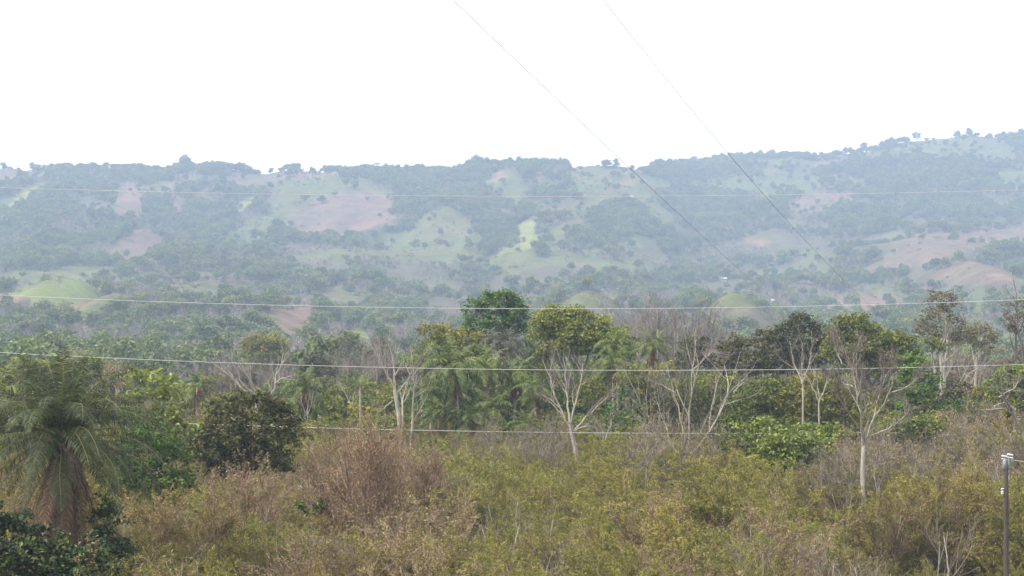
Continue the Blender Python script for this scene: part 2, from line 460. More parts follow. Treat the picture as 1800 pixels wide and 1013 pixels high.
poly(2, [(1180, 420), (1200, 405), (1160, 425), (1110, 440), (1080, 430), (1120, 415)])
poly(1, [(1010, 467), (1042, 464), (1044, 482), (1010, 484)])
poly(3, [(1044, 462), (1112, 459), (1100, 469), (1046, 472)])
poly(0, [(1070, 410), (1076, 380), (1100, 373), (1128, 380), (1134, 412), (1100, 420)])
poly(2, [(975, 535), (1008, 515), (1060, 508), (1094, 520), (1080, 536), (1020, 540)])
poly(2, [(1235, 322), (1300, 300), (1340, 310), (1420, 306), (1445, 320), (1350, 347), (1250, 337)])
poly(2, [(1545, 268), (1600, 246), (1650, 236), (1765, 238), (1745, 252), (1680, 262), (1600, 274), (1555, 282)])
poly(1, [(1420, 296), (1440, 283), (1500, 276), (1492, 287), (1440, 302)])
poly(1, [(1378, 372), (1388, 350), (1440, 338), (1505, 338), (1482, 362), (1400, 380)])
poly(1, [(1570, 430), (1620, 414), (1690, 408), (1800, 404), (1800, 432), (1700, 442), (1620, 470), (1540, 484), (1500, 480), (1560, 450)])
poly(1, [(1640, 500), (1652, 475), (1700, 459), (1752, 464), (1792, 490), (1765, 502), (1700, 497)])
poly(5, [(1308, 419), (1362, 425), (1352, 433), (1318, 428)])
poly(6, [(1180, 505), (1280, 492), (1380, 488), (1500, 492), (1540, 520), (1440, 520), (1380, 510), (1250, 512)])
poly(1, [(1440, 524), (1560, 520), (1610, 540), (1560, 556), (1460, 556)])
poly(2, [(1232, 542), (1260, 520), (1300, 513), (1335, 524), (1352, 542)])
poly(0, [(1185, 535), (1240, 522), (1250, 545), (1190, 550)])
poly(0, [(-10, 545), (85, 548), (160, 572), (230, 540), (290, 510), (340, 560), (360, 640), (0, 640)])
poly(3, [(600, 590), (630, 575), (660, 600), (640, 620), (600, 620)])

poly(5, [(1064, 344), (1072, 333), (1090, 324), (1112, 317), (1124, 312), (1124, 316), (1112, 321), (1092, 329), (1076, 338), (1068, 348)])
poly(5, [(1060, 364), (1072, 368), (1076, 374), (1066, 371)])
poly(5, [(1111, 347), (1116, 347), (1118, 356), (1112, 354)])
poly(5, [(860, 318), (880, 300), (890, 312), (872, 325)])
COL = np.array([(.058, .07, .028), (.118, .084, .062), (.08, .088, .036), (.1, .122, .038), (.15, .158, .05), (.17, .105, .07), (.074, .068, .044)])
DENS = np.array([1.0, .06, .13, .02, .04, .0, .55])
def blur(A, r):
    for ax in (0, 1):
        for _ in range(2):
            pad = [(r, r) if i == ax else (0, 0) for i in range(A.ndim)]
            c = np.cumsum(np.pad(A, pad, 'edge'), ax); z = np.zeros_like(np.take(c, [0], ax)); c = np.concatenate([z, c], ax)
            n = A.shape[ax]
            A = (np.take(c, np.arange(2 * r + 1, 2 * r + 1 + n) - 0, ax, mode='clip') - np.take(c, np.arange(n), ax)) / (2 * r + 1)
    return A
COLI = blur(COL[cover], 1)
DENI = blur(DENS[cover], 2)
def cover_at(X, Y, Z, jit=1.0, full=False):
    xp, yp = px(np.stack([X, np.maximum(Y, 1), Z], -1))
    xp = xp + 12 * jit * (fbm(X / 26, Y / 26, 71, 4) - .5) * 2
    yp = yp + 6 * jit * (fbm(X / 26, Y / 26, 91, 4) - .5) * 2
    wrap = lambda v: np.where(v < 0, -v, np.where(v > 1799, 3598 - v, v))
    xi = np.clip(wrap(xp) / 2, 0, IW - 1).astype(int); yi = np.clip(yp / 2, 0, IH - 1).astype(int)
    if full: return cover[yi, xi], COLI[yi, xi], DENI[yi, xi]
    return cover[yi, xi]

def terrain_mat():
    m = bpy.data.materials.new('ground_cover'); m.use_nodes = True
    n, l = m.node_tree.nodes, m.node_tree.links
    bs = n['Principled BSDF']; bs.inputs['Roughness'].default_value = 1.0; bs.inputs['Specular IOR Level'].default_value = 0.05
    a = n.new('ShaderNodeAttribute'); a.attribute_name = 'cover'
    tc = n.new('ShaderNodeTexCoord')
    n1 = n.new('ShaderNodeTexNoise'); n1.inputs['Scale'].default_value = .08; n1.inputs['Detail'].default_value = 8; n1.inputs['Roughness'].default_value = .7
    n2 = n.new('ShaderNodeTexNoise'); n2.inputs['Scale'].default_value = .5; n2.inputs['Detail'].default_value = 5
    l.new(tc.outputs['Object'], n1.inputs['Vector']); l.new(tc.outputs['Object'], n2.inputs['Vector'])
    mr = n.new('ShaderNodeMapRange'); mr.inputs['From Min'].default_value = .3; mr.inputs['From Max'].default_value = .7
    mr.inputs['To Min'].default_value = .6; mr.inputs['To Max'].default_value = 1.4
    l.new(n1.outputs['Fac'], mr.inputs['Value'])
    mr2 = n.new('ShaderNodeMapRange'); mr2.inputs['From Min'].default_value = .3; mr2.inputs['From Max'].default_value = .7
    mr2.inputs['To Min'].default_value = .85; mr2.inputs['To Max'].default_value = 1.15
    l.new(n2.outputs['Fac'], mr2.inputs['Value'])
    mu = n.new('ShaderNodeMath'); mu.operation = 'MULTIPLY'; l.new(mr.outputs[0], mu.inputs[0]); l.new(mr2.outputs[0], mu.inputs[1])
    vm = n.new('ShaderNodeVectorMath'); vm.operation = 'SCALE'
    l.new(a.outputs['Color'], vm.inputs[0]); l.new(mu.outputs[0], vm.inputs['Scale']); l.new(vm.outputs[0], bs.inputs['Base Color'])
    b = n.new('ShaderNodeBump'); b.inputs['Strength'].default_value = .6; b.inputs['Distance'].default_value = 1.5
    l.new(n1.outputs['Fac'], b.inputs['Height']); l.new(b.outputs[0], bs.inputs['Normal'])
    return m
TM = terrain_mat()

def terrain(name, xs, ys):
    X, Y = np.meshgrid(xs, ys); Z = height(X, Y)
    ny, nx = X.shape
    V = np.stack([X, Y, Z], -1).reshape(-1, 3)
    i = np.arange(ny - 1)[:, None] * nx + np.arange(nx - 1)[None]
    Q = np.stack([i, i + 1, i + nx + 1, i + nx], -1).reshape(-1, 4)
    g = Geo(); g.add(V, Q)
    me = g.mesh(name, TM, True)
    cv, col, _ = cover_at(X, Y, Z, 1.0, True)
    mot = fbm(X / 35, Y / 35, 55, 4)[..., None]
    dry = np.array([.15, .12, .08]); grn = np.array([.075, .085, .035])
    near = np.clip((640 - Y) / 150, 0, 1)[..., None]
    nearc = dry * mot + grn * (1 - mot)
    col = col * (1 - near) + nearc * near
    # faint variation in the pastures: greener and browner sweeps
    sw = (fbm(X / 70, Y / 45, 66, 3)[..., None] - .5)
    pas = np.isin(cv, [1, 2])[..., None]
    col = col * (1 + pas * sw * np.array([.9, .2, .4]))
    a = me.attributes.new('cover', 'FLOAT_COLOR', 'POINT')
    a.data.foreach_set('color', np.concatenate([col, np.ones(col.shape[:2] + (1,))], -1).astype(np.float32).ravel())
    return tag(obj(name, me), kind='structure')
sym = lambda a: np.concatenate([-a[::-1], a[1:]])
xs_h = sym(np.concatenate([np.arange(0, 1000, 4.5), np.geomspace(1000, 6000, 60)]))
xs_g = sym(np.concatenate([np.arange(0, 200, 5.0), np.geomspace(200, 6000, 50)]))
ys_h = np.concatenate([np.arange(420, 2500, 5.5), np.geomspace(2500, 9000, 40)])
terrain('hills', xs_h, ys_h)
ys_g = np.concatenate([np.array([-3000, -1500, -700, -350, -180, -90, -45]), np.arange(0, 420, 6.0), [420.0]])
terrain('ground', xs_h[::1] if False else xs_h, ys_g)

# ------------------------------------------------------------------ haze
hb = Geo()
x0, x1, y0_, y1_, z0, z1 = -6500, 6500, -3500, 9500, -70, 372
Vb = [(x0, y0_, z0), (x1, y0_, z0), (x1, y1_, z0), (x0, y1_, z0), (x0, y0_, z1), (x1, y0_, z1), (x1, y1_, z1), (x0, y1_, z1)]
hb.add(Vb, [(0, 3, 2, 1), (4, 5, 6, 7), (0, 1, 5, 4), (1, 2, 6, 5), (2, 3, 7, 6), (3, 0, 4, 7)])
hm = bpy.data.materials.new('valley_haze'); hm.use_nodes = True
hm.node_tree.nodes.clear()
ho = hm.node_tree.nodes.new('ShaderNodeOutputMaterial'); pv = hm.node_tree.nodes.new('ShaderNodeVolumePrincipled')
pv.inputs['Color'].default_value = (*HAZE_COLOR, 1); pv.inputs['Density'].default_value = HAZE_DENSITY; pv.inputs['Anisotropy'].default_value = 0.0
hm.node_tree.links.new(pv.outputs[0], ho.inputs['Volume'])
haze = tag(obj('haze', hb.mesh('haze', hm)), kind='stuff')

# ------------------------------------------------------------------ scatter as one 'stuff' object (geometry nodes)
def hidden_proto(name, parts):
    """one mesh from several (mesh) pieces for the mass scatters"""
    o = bpy.data.objects.new(name, parts)
    return o
def scatter(name, protos, pts, idx, rotz, scl):
    me = bpy.data.meshes.new(name)
    me.vertices.add(len(pts)); me.vertices.foreach_set('co', np.asarray(pts, np.float32).ravel())
    for nm, ty, v in (('pick', 'INT', idx), ('turn', 'FLOAT', rotz)):
        a = me.attributes.new(nm, ty, 'POINT'); a.data.foreach_set('value', np.asarray(v, np.int32 if ty == 'INT' else np.float32))
    a = me.attributes.new('size', 'FLOAT_VECTOR', 'POINT'); a.data.foreach_set('vector', np.asarray(scl, np.float32).ravel())
    me.update()
    o = obj(name, me)
    ng = bpy.data.node_groups.new(name + '_nodes', 'GeometryNodeTree')
    ng.interface.new_socket('Geometry', in_out='INPUT', socket_type='NodeSocketGeometry')
    ng.interface.new_socket('Geometry', in_out='OUTPUT', socket_type='NodeSocketGeometry')
    n, l = ng.nodes, ng.links
    gi, go = n.new('NodeGroupInput'), n.new('NodeGroupOutput')
    g2 = n.new('GeometryNodeGeometryToInstance')
    for p in reversed(protos):
        oi = n.new('GeometryNodeObjectInfo'); oi.inputs['Object'].default_value = p; oi.inputs['As Instance'].default_value = True
        l.new(oi.outputs['Geometry'], g2.inputs[0])
    ip = n.new('GeometryNodeInstanceOnPoints'); ip.inputs['Pick Instance'].default_value = True
    def attr(nm, ty):
        a = n.new('GeometryNodeInputNamedAttribute'); a.data_type = ty; a.inputs['Name'].default_value = nm; return a
    pk, tn, sz = attr('pick', 'INT'), attr('turn', 'FLOAT'), attr('size', 'FLOAT_VECTOR')
    cx = n.new('ShaderNodeCombineXYZ'); l.new(tn.outputs['Attribute'], cx.inputs['Z'])
    gj = n.new('GeometryNodeJoinGeometry')
    n.remove(g2)
    for p in reversed(protos):
        oi = n.new('GeometryNodeObjectInfo'); oi.inputs['Object'].default_value = p; oi.inputs['As Instance'].default_value = True
        l.new(oi.outputs['Geometry'], gj.inputs[0])
    l.new(gi.outputs[0], ip.inputs['Points']); l.new(gj.outputs[0], ip.inputs['Instance'])
    l.new(pk.outputs['Attribute'], ip.inputs['Instance Index']); l.new(cx.outputs[0], ip.inputs['Rotation']); l.new(sz.outputs['Attribute'], ip.inputs['Scale'])
    l.new(ip.outputs[0], go.inputs[0])
    md = o.modifiers.new('scatter', 'NODES'); md.node_group = ng
    return tag(o, kind='stuff')

# ------------------------------------------------------------------ hillside woods
def hill_crown(mat, leafsize, n_lobes, flat=.8, per_m2=4.2, clump=1.1):
    """a tree about 8 m across and 8.5 m tall"""
    lobes = []
    for i in range(n_lobes):
        a = rng.uniform(0, 6.28); r = rng.uniform(.8, 2.4) if i else 0
        rr = rng.uniform(1.5, 2.5)
        lobes.append((np.array([r * math.cos(a), r * math.sin(a), 5.6 + rng.uniform(-1.8, 1.3) - r * .3]), np.array([rr, rr, rr * flat])))
    g = Geo(); cs = crown(g, lobes, leafsize, per_m2, clump, 12, .6, .7, .5)
    t = Geo(); limb_tree(t, (0, 0, -1), (0, 0, 4), lobes, cs, .22, 0)
    return g, t
def join_mesh(name, gs, mats):
    g = Geo()
    for i, s in enumerate(gs):
        for V, Q, T in zip(s.V, s.Q, s.T):
            g.V.append(V); g.M.append(np.full(len(Q), i)); g.T.append(T)
            g.Q.append(Q)      # indices already absolute within s
        # shift this piece's indices by what came before
    # re-index
    out = Geo()
    for i, s in enumerate(gs):
        V = np.concatenate(s.V); Q = np.concatenate(s.Q); T = np.concatenate(s.T)
        out.add(V, Q, T, i)
    return out.mesh(name, mats)

HK = []   # (crown mesh, trunk mesh, joined mesh, kind)
for mat, kind in (('hilldark', 'g'), ('hillmid', 'g'), ('hilldark', 'g'), ('hillmid', 'g'), ('yellow', 'g')):
    c, t = hill_crown(M[mat], .85, int(rng.integers(5, 9)))
    HK.append((c.mesh('crown', M[mat]), t.mesh('trunk', M['barkgrey']), join_mesh('woodland_tree', [c, t], [M[mat], M['barkgrey']]), kind))
def hill_bare(twig, H=9.0):
    t = Geo()
    P, R = grow(np.array([[0, 0, -.5]]), [[0, 0, 1]], H * .5, .2, .14, 5, .05, .1)
    tubes(t, P, R, 4)
    P1, R1 = spawn(P, R, 7, .45, 1, 32, .85, .75, 5, .12, .08)
    tubes(t, P1, R1, 3)
    P2, R2 = spawn(P1, R1, 5, .2, 1, 38, .6, .7, 4, .14, .06)
    R2 = np.maximum(R2, .05)
    tubes(t, P2, R2, 3)
    g = Geo()
    P3, R3 = spawn(P2, R2, 4, .2, 1, 40, .6, .7, 3, .14, .05)
    tubes(g, P3, np.maximum(R3, .035), 3)
    return t, g
for i in range(2):
    t, g = hill_bare('twiggrey')
    HK.append((g.mesh('crown', M['twiggrey']), t.mesh('trunk', M['barkpale']), join_mesh('woodland_bare', [g, t], [M['twiggrey'], M['barkpale']]), 'b'))
lo = Geo()
crown(lo, [(np.array([0, 0, 1.2]), np.array([2, 2, 1.6])), (np.array([1.2, .6, 1]), np.array([1.5, 1.5, 1.3]))], .6, 3.2, .7, 10, .6, .7)
HK.append((lo.mesh('foliage', M['scrubolive']), None, lo.mesh('woodland_shrub', M['scrubolive']), 's'))
lo2 = Geo()
crown(lo2, [(np.array([0, 0, 1.4]), np.array([2.2, 2, 1.7])), (np.array([-1.2, .6, 1]), np.array([1.5, 1.5, 1.3]))], .6, 3.2, .7, 10, .6, .7)
HK.append((lo2.mesh('foliage', M['brownleaf']), None, lo2.mesh('woodland_dry', M['brownleaf']), 's'))
protos = [hidden_proto('woodland_proto_%d' % i, h[2]) for i, h in enumerate(HK)]

def hill_points():
    out = []
    step = 5.9
    ys = np.arange(265, 2500, step)
    for k, yv in enumerate(ys):
        half = yv * .36 + 40
        xv = np.arange(-half, half, step)
        out.append(np.stack([xv, np.full_like(xv, yv)], -1))
    p = np.concatenate(out)
    p += rng.uniform(-step * .48, step * .48, p.shape)
    q = p[p[:, 1] > 800] + rng.uniform(-step * .6, step * .6, (int((p[:, 1] > 800).sum()), 2))     # a second, lower layer that closes the canopy
    return np.concatenate([p, q]), len(p)
hp, n_first = hill_points()
lower = np.arange(len(hp)) >= n_first
hZ = height(hp[:, 0], hp[:, 1])
hc, _, dens = cover_at(hp[:, 0], hp[:, 1], hZ, 1.0, True)
dens = dens.copy()
near_w = hp[:, 1] < 620
gaps = fbm(hp[:, 0] / 45, hp[:, 1] / 45, 31, 3)
dens *= np.where(hc == 0, np.clip(1.6 - np.clip(gaps - .5, 0, 1) * 4, .35, 1), np.clip((gaps - .34) * 5, 0, 1.6))
dens = np.where(hp[:, 1] < 560, np.maximum(dens, .75), dens)
keep = (rng.random(len(hp)) < dens) & (~lower | (hc == 0))
lower = lower[keep]
hp, hZ, hc, gaps = hp[keep], hZ[keep], hc[keep], gaps[keep]
kindn = fbm(hp[:, 0] / 60, hp[:, 1] / 40, 77, 2) + rng.normal(0, .12, len(hp))
pick = rng.integers(0, 5, len(hp))
low = np.clip((1500 - hp[:, 1]) / 700, 0, 1)
nearleft = (hp[:, 1] < 680)
pick = np.where(nearleft & (rng.random(len(hp)) < .75), rng.choice([0, 2], len(hp)), pick)
bare = (kindn > .62 - .1 * low) & (hp[:, 1] < 1900)
pick = np.where(bare, 5 + rng.integers(0, 2, len(hp)), pick)
shr = (hc == 6) & (rng.random(len(hp)) < .5)
pick = np.where(shr, 7 + rng.integers(0, 2, len(hp)), pick)
shr2 = np.isin(hc, [1, 2, 3, 4]) & (rng.random(len(hp)) < .6)
pick = np.where(shr2, 7, pick)
hs = rng.uniform(.6, 1.1, len(hp)) * (.72 + .62 * fbm(hp[:, 0] / 30, hp[:, 1] / 30, 201, 2)) * np.where(pick >= 7, .8, 1.0)
big = rng.random(len(hp)) < .04
hs = np.where(big & (pick < 5), hs * 1.4, hs)
pos = np.stack([hp[:, 0], hp[:, 1], hZ - .3], -1)
hs = np.where(lower, hs * .68, hs)
# the 280 that show largest stand as trees of their own
xpp, ypp = px(pos)
top = (hs * 9) / hp[:, 1] * F
score = np.where((xpp > -20) & (xpp < 1820) & (pick < 7) & (ypp - top < 640), hs / hp[:, 1], 0)
order = np.argsort(-score); solo = np.zeros(len(hp), bool); solo[order[:280]] = True
LAB = {'g': ('rounded green tree standing in the hazy wood at the foot of the slope', 'tree', 'green trees at the foot of the hazy slope'),
       'b': ('leafless pale grey tree standing in the hazy wood at the foot of the slope', 'tree', 'bare trees at the foot of the hazy slope')}
for i in order[:280]:
    cm, tm, _, kd = HK[pick[i]]
    lab, cat, gr = LAB[kd]
    sc_ = float(hs[i])
    t = thing('hillside_tree', lab, cat, tuple(pos[i]), gr, float(rng.uniform(0, 6.28)), (sc_, sc_, sc_ * float(rng.uniform(.85, 1.2))))
    obj('crown', cm, t); obj('trunk', tm, t)
rest = ~solo
cxs = np.concatenate([np.arange(a, b, 2.6) for a, b in ((110, 400), (570, 632), (670, 815), (820, 1002), (1122, 1600), (1760, 1830))])
cY = np.interp(cxs, dep_x, dep_v) - 6 + rng.uniform(-8, 4, len(cxs)); cX = (cxs - 900) / F * cY
pos = np.concatenate([pos, np.stack([cX, cY, height(cX, cY) - .8], -1)])
pick = np.concatenate([pick, rng.choice([7, 7, 0, 1], len(cxs))]); hs = np.concatenate([hs, rng.uniform(.55, 1.2, len(cxs))]); rest = np.concatenate([rest, np.ones(len(cxs), bool)])
scl = hs[rest][:, None] * np.ones(3); scl[:, 2] *= rng.uniform(.8, 1.25, rest.sum())
woods = scatter('hillside_woods', protos, pos[rest], pick[rest], rng.uniform(0, 6.28, rest.sum()), scl)
print('hill trees', len(hp))

# ---- trees along the skyline, each of its own
def skyline_tree(x, w, hgt, pk, label, group='single trees along the skyline'):
    yr = float(np.interp(x, ridge_x, ridge_y)); Yr = float(np.interp(x, dep_x, dep_v)) - 12
    X = (x - 900) / F * Yr; z = hz(X, Yr)
    cm, tm, _, kd = HK[pk]
    s = .85 * w / F * Yr / 7.5; sz_ = 1.0 * hgt / F * Yr / 8.6
    t = thing('skyline_tree', label, 'tree', (X, Yr, z - .3), group, float(rng.uniform(0, 6.28)), (s, s, sz_))
    obj('crown', cm, t); obj('trunk', tm, t)
    return t
for x, w, h, pk in ((455, 7, 9, 0), (470, 6, 7, 5), (500, 10, 11, 3), (515, 9, 11, 1), (533, 9, 9, 5), (552, 7, 9, 0), (560, 6, 7, 6)):
    skyline_tree(x, w, h, pk, 'small tree in the spaced row on the bare brown crest', 'row of small trees on the brown crest')
for x in list(np.arange(572, 632, 7)):
    skyline_tree(x, 12, 15, int(rng.integers(0, 4)), 'tree in the rounded clump right of the brown crest row', 'rounded clump on the crest')
for x in list(np.arange(672, 800, 9)) + list(np.arange(825, 1000, 8)):
    skyline_tree(x + rng.uniform(-2, 2), rng.uniform(11, 17), rng.uniform(10, 19), int(rng.integers(0, 4)), 'leafy tree in the dark line along the middle crest', 'dark tree line along the middle crest')
for x in list(np.arange(5, 100, 14)):
    skyline_tree(x + rng.uniform(-4, 4), 5, rng.uniform(4, 7), 6, 'tiny tree on the brown field crest above the yellow strip', 'tiny trees on the far brown crest')
for x in list(np.arange(110, 395, 11)):
    skyline_tree(x + rng.uniform(-3, 3), rng.uniform(10, 17), rng.uniform(8, 17), int(rng.integers(0, 5)), 'leafy tree on the wooded crest above the pinkish clearings', 'wooded crest above the pinkish clearings')
for x in list(np.arange(1125, 1600, 9)):
    skyline_tree(x + rng.uniform(-3, 3), rng.uniform(9, 15), rng.uniform(9, 17), int(rng.integers(0, 4)), 'tree in the dark line climbing the far crest towards the pylons', 'tree line climbing the far crest')
for x, w, h, lab in ((1066, 24, 17, 'broad lone tree on the grassy crest where the thin cable crosses'), (1080, 10, 8, 'small round tree beside the broad lone tree on the grassy crest'),
                     (1703, 12, 14, 'lone pointed tree on the bald hilltop right of the pylon'), (1720, 6, 6, 'low bush-like tree right of the lone pointed tree on the bald hilltop'),
                     (1612, 20, 18, 'broad dark tree left of the pylon on the far crest'), (1795, 18, 18, 'dark tree on the far crest at the picture edge'),
                     (1780, 12, 9, 'small tree next to the dark tree at the edge of the far crest'), (1518, 16, 20, 'tallest rounded tree in the line on the far crest'),
                     (985, 7, 20, 'narrow upright tree at the end of the middle crest woods'), (822, 14, 18, 'domed tree at the left end of the middle crest woods'),
                     (235, 13, 16, 'tree with an open top on the left wooded crest'), (262, 12, 15, 'second open-topped tree on the left wooded crest')):
    skyline_tree(x, w, h, 0 if w != 7 else 1, lab, None)
def skyline_palm(x, H_px):
    Yr = float(np.interp(x, dep_x, dep_v)) - 10; X = (x - 900) / F * Yr; z = hz(X, Yr); H = H_px / F * Yr
    t = thing('skyline_palm', 'tiny mushroom-shaped palm standing alone on the crest', 'palm', (X, Yr, z))
    g = Geo(); tubes(g, np.array([[0, 0, -1], [0, 0, H * .5], [.1, 0, H]]), np.array([.35, .3, .28]), 6); obj('trunk', g.mesh('trunk', M['barkgrey']), t)
    g = Geo()
    for a in np.linspace(0, 6.28, 15)[:-1]:
        d = np.array([math.cos(a), math.sin(a), 0])
        P = np.array([[0, 0, H], d * 1.6 + [0, 0, H + 1.2], d * 3.4 + [0, 0, H + .8], d * 4.4 + [0, 0, H - .9]])
        tubes(g, P, np.array([.3, .5, .4, .1]), 4)
    obj('crown', g.mesh('crown', M['palm']), t)
skyline_palm(663, 17)

# ---- pylons on the far crest
def pylon(x, hpx, label):
    Yr = 2330.0; X = (x - 900) / F * Yr; z = hz(X, Yr); H = hpx / F * Yr
    t = thing('pylon', label, 'pylon', (X, Yr, z - 1))
    g = Geo(); w = H * .1
    lv = np.linspace(0, 1, 8)
    cor = []
    for sx, sy in ((1, 1), (-1, 1), (-1, -1), (1, -1)):
        P = np.array([[sx * w * (1 - .85 * s), sy * w * (1 - .85 * s), s * H] for s in lv]); cor.append(P)
        tubes(g, P, np.full(8, .16), 4)
    for q in range(4):
        A, B = cor[q], cor[(q + 1) % 4]
        for i in range(7):
            tubes(g, np.array([A[i], B[i + 1]]), np.array([.09, .09]), 3); tubes(g, np.array([B[i], A[i + 1]]), np.array([.09, .09]), 3)
    obj('tower', g.mesh('tower', M['lattice']), t)
    for s, L in ((.72, .2), (.84, .17), (.95, .13)):
        g = Geo(); tubes(g, np.array([[-H * L, 0, H * s], [0, 0, H * s + .6], [H * L, 0, H * s]]), np.array([.1, .22, .1]), 4)
        obj('crossarm', g.mesh('crossarm', M['lattice']), t)
pylon(1672, 27, 'tall lattice pylon on the far right crest')
pylon(1612, 24, 'fainter shorter lattice pylon left of the tall one on the crest')

# ---- far houses
def ray_hit(x, y, lo=430.0, hi=2300.0):
    Ys = np.arange(lo, hi, 2.0); P = (x - 900) / F * Ys; Zr = EYE + (600 - y) / F * Ys
    k = np.argmax(height(P, Ys) >= Zr)
    return float(Ys[k])
def house(x, y, Y, w, d, h, label, rz=0.2):
    Y = ray_hit(x, y)
    p = at(x, y, Y); z = hz(p[0], Y)
    t = thing('farmhouse', label, 'house', (p[0], Y, z), None, rz)
    g = Geo()
    def box(g, a, b):
        (x0, y0, z0), (x1, y1, z1) = a, b
        g.add([(x0, y0, z0), (x1, y0, z0), (x1, y1, z0), (x0, y1, z0), (x0, y0, z1), (x1, y0, z1), (x1, y1, z1), (x0, y1, z1)],
              [(0, 3, 2, 1), (4, 5, 6, 7), (0, 1, 5, 4), (1, 2, 6, 5), (2, 3, 7, 6), (3, 0, 4, 7)])
    box(g, (-w / 2, -d / 2, -1), (w / 2, d / 2, h)); obj('wall', g.mesh('wall', M['housewall']), t)
    g = Geo(); o = .6
    g.add([(-w / 2 - o, -d / 2 - o, h + .02), (w / 2 + o, -d / 2 - o, h + .02), (w / 2 + o, 0, h + 1.6), (-w / 2 - o, 0, h + 1.6), (-w / 2 - o, d / 2 + o, h + .02), (w / 2 + o, d / 2 + o, h + .02)],
          [(0, 1, 2, 3), (3, 2, 5, 4), (0, 3, 4, 4), (1, 5, 2, 2)][:2])
    obj('roof', g.mesh('roof', M['roofsheet']), t)
    for s in (-.28, .28):
        g = Geo(); box(g, (s * w - .5, -d / 2 - .05, h * .4), (s * w + .5, -d / 2 + .05, h * .8)); obj('window', g.mesh('window', M['window']), t)
    g = Geo(); box(g, (-.5, -d / 2 - .06, 0), (.5, -d / 2 + .04, h * .8)); obj('door', g.mesh('door', M['barkbrown']), t)
house(1271, 494, 930, 5, 3.5, 1.5, 'low farm building with a long white roof on the brown slope')
house(1357, 532, 720, 2.2, 2.0, 1.0, 'tiny white hut below the white-roofed farm building', .5)
house(1110, 350, 1700, 3, 3, 2, 'tiny pale hut beside the red track on the pasture', .1)

# ------------------------------------------------------------------ near and middle ground: leafy trees
def leafy_tree(name, label, x, Y, lobes, mat, leaf=.22, per_m2=16, clump=.45, per=24, r0=.18, bark='barkgrey', group=None, cat='tree',
               twigs=.35, aspect=.5, droop=0., flat=.6, upb=.6, squash=.85, rlo=.68, zmin=-.5, bumpy=.22, extra=None, fork=None):
    """lobes: (photo x, photo y, half width px, half height px[, depth shift m])"""
    X = (x - 900) / F * Y; zb = hz(X, Y)
    base = np.array([X, Y, zb])
    leaf *= 1.45; per_m2 *= 2.9 if mat == 'yellow' else 2.05; aspect *= 1.2
    L = []
    for lb in lobes:
        dy = lb[4] if len(lb) > 4 else rng.uniform(-.5, .5) * lb[2] / F * Y
        c = at(lb[0], lb[1], Y + dy) - base
        rx = 1.1 * lb[2] / F * Y; rz = 1.1 * lb[3] / F * Y
        L.append((c, np.array([rx, max(rx * squash, rz * .6), rz])))
    t = thing(name, label, cat, tuple(base), group)
    g = Geo()
    cs = crown(g, L, leaf, per_m2, clump, per, flat, aspect, upb, droop, rlo, zmin, bumpy)
    o = obj('crown', g.mesh('crown', M[mat]), t)
    g = Geo()
    cen = np.mean([l[0] for l in L], 0); zlow = min(l[0][2] - l[1][2] * .6 for l in L)
    top = np.array([cen[0], cen[1], max(zlow, .8)])
    limb_tree(g, (0, 0, -.3), top, L, cs, r0, twigs)
    obj('trunk', g.mesh('trunk', M[bark]), t)
    if extra:
        m2, share = extra
        g = Geo(); sel = cs[rng.random(len(cs)) < share]
        if len(sel):
            pts = (sel[:, None] + rng.normal(0, clump * .6, (len(sel), 12, 3)) + np.array([0, 0, clump * .3])).reshape(-1, 3)
            leafq(g, pts, leaf * .9, aspect, upb, droop); obj('blossom', g.mesh('blossom', M[m2]), t)
    return t

LT = leafy_tree
# back row, hazy
LT('tree', 'flat-topped tree with a yellow crown rising above the pale bare trees', 468, 300,
   [(468, 604, 32, 15), (448, 616, 20, 12), (490, 616, 16, 12), (468, 625, 32, 16), (468, 645, 28, 16)], 'yellow', .3, 9, .6, 22, .28, extra=('orange', .55))
LT('tree', 'dark rounded tree between the yellow-topped tree and the pale leaning trunk', 555, 235,
   [(555, 640, 20, 16), (545, 655, 20, 18), (570, 655, 18, 18)], 'dark', .26, 12, .55, 20, .2)
LT('tree', 'pale yellowish-green slender tree in the haze left of the bare pale trees', 612, 380,
   [(610, 600, 18, 14), (618, 618, 20, 16), (600, 622, 14, 14), (622, 590, 9, 9)], 'yellow', .4, 5, .8, 16, .25, bark='barkpale')
LT('tree', 'small grey-brown bush between the hazy yellowish tree and the umbrella tree', 668, 300, [(668, 610, 18, 16), (655, 628, 18, 14)], 'brownleaf', .3, 7, .6, 16, .15)
# the big crowns of the middle
LT('tree', 'dense dark green dome-topped tree, tallest crown above the palms', 873, 168,
   [(872, 546, 34, 30), (842, 552, 26, 28), (908, 553, 20, 26), (885, 532, 22, 18), (838, 578, 20, 18), (870, 580, 24, 20), (912, 578, 18, 16), (893, 600, 14, 12)], 'dense',
   .22, 20, .5, 26, .38, bark='barkpale', twigs=.2)
LT('tree', 'olive umbrella-shaped tree left of the dense dark dome', 800, 158,
   [(765, 584, 26, 12), (785, 592, 24, 12), (815, 598, 34, 15), (845, 604, 20, 13), (800, 612, 36, 15), (765, 606, 20, 12), (840, 622, 18, 12)], 'olive',
   .2, 17, .45, 24, .26, bark='barkgrey', twigs=.4)
LT('tree', 'wide yellow-green spreading tree right of the dense dark dome', 1010, 155,
   [(968, 562, 30, 18), (1000, 566, 34, 22), (1040, 578, 32, 22), (1072, 600, 28, 22), (1010, 590, 44, 22), (960, 590, 26, 20), (1050, 612, 36, 20),
    (1095, 622, 20, 18), (972, 546, 12, 8), (985, 612, 36, 16), (1010, 552, 22, 12)], 'yellow', .2, 18, .45, 24, .36, bark='barkgrey', twigs=.35)
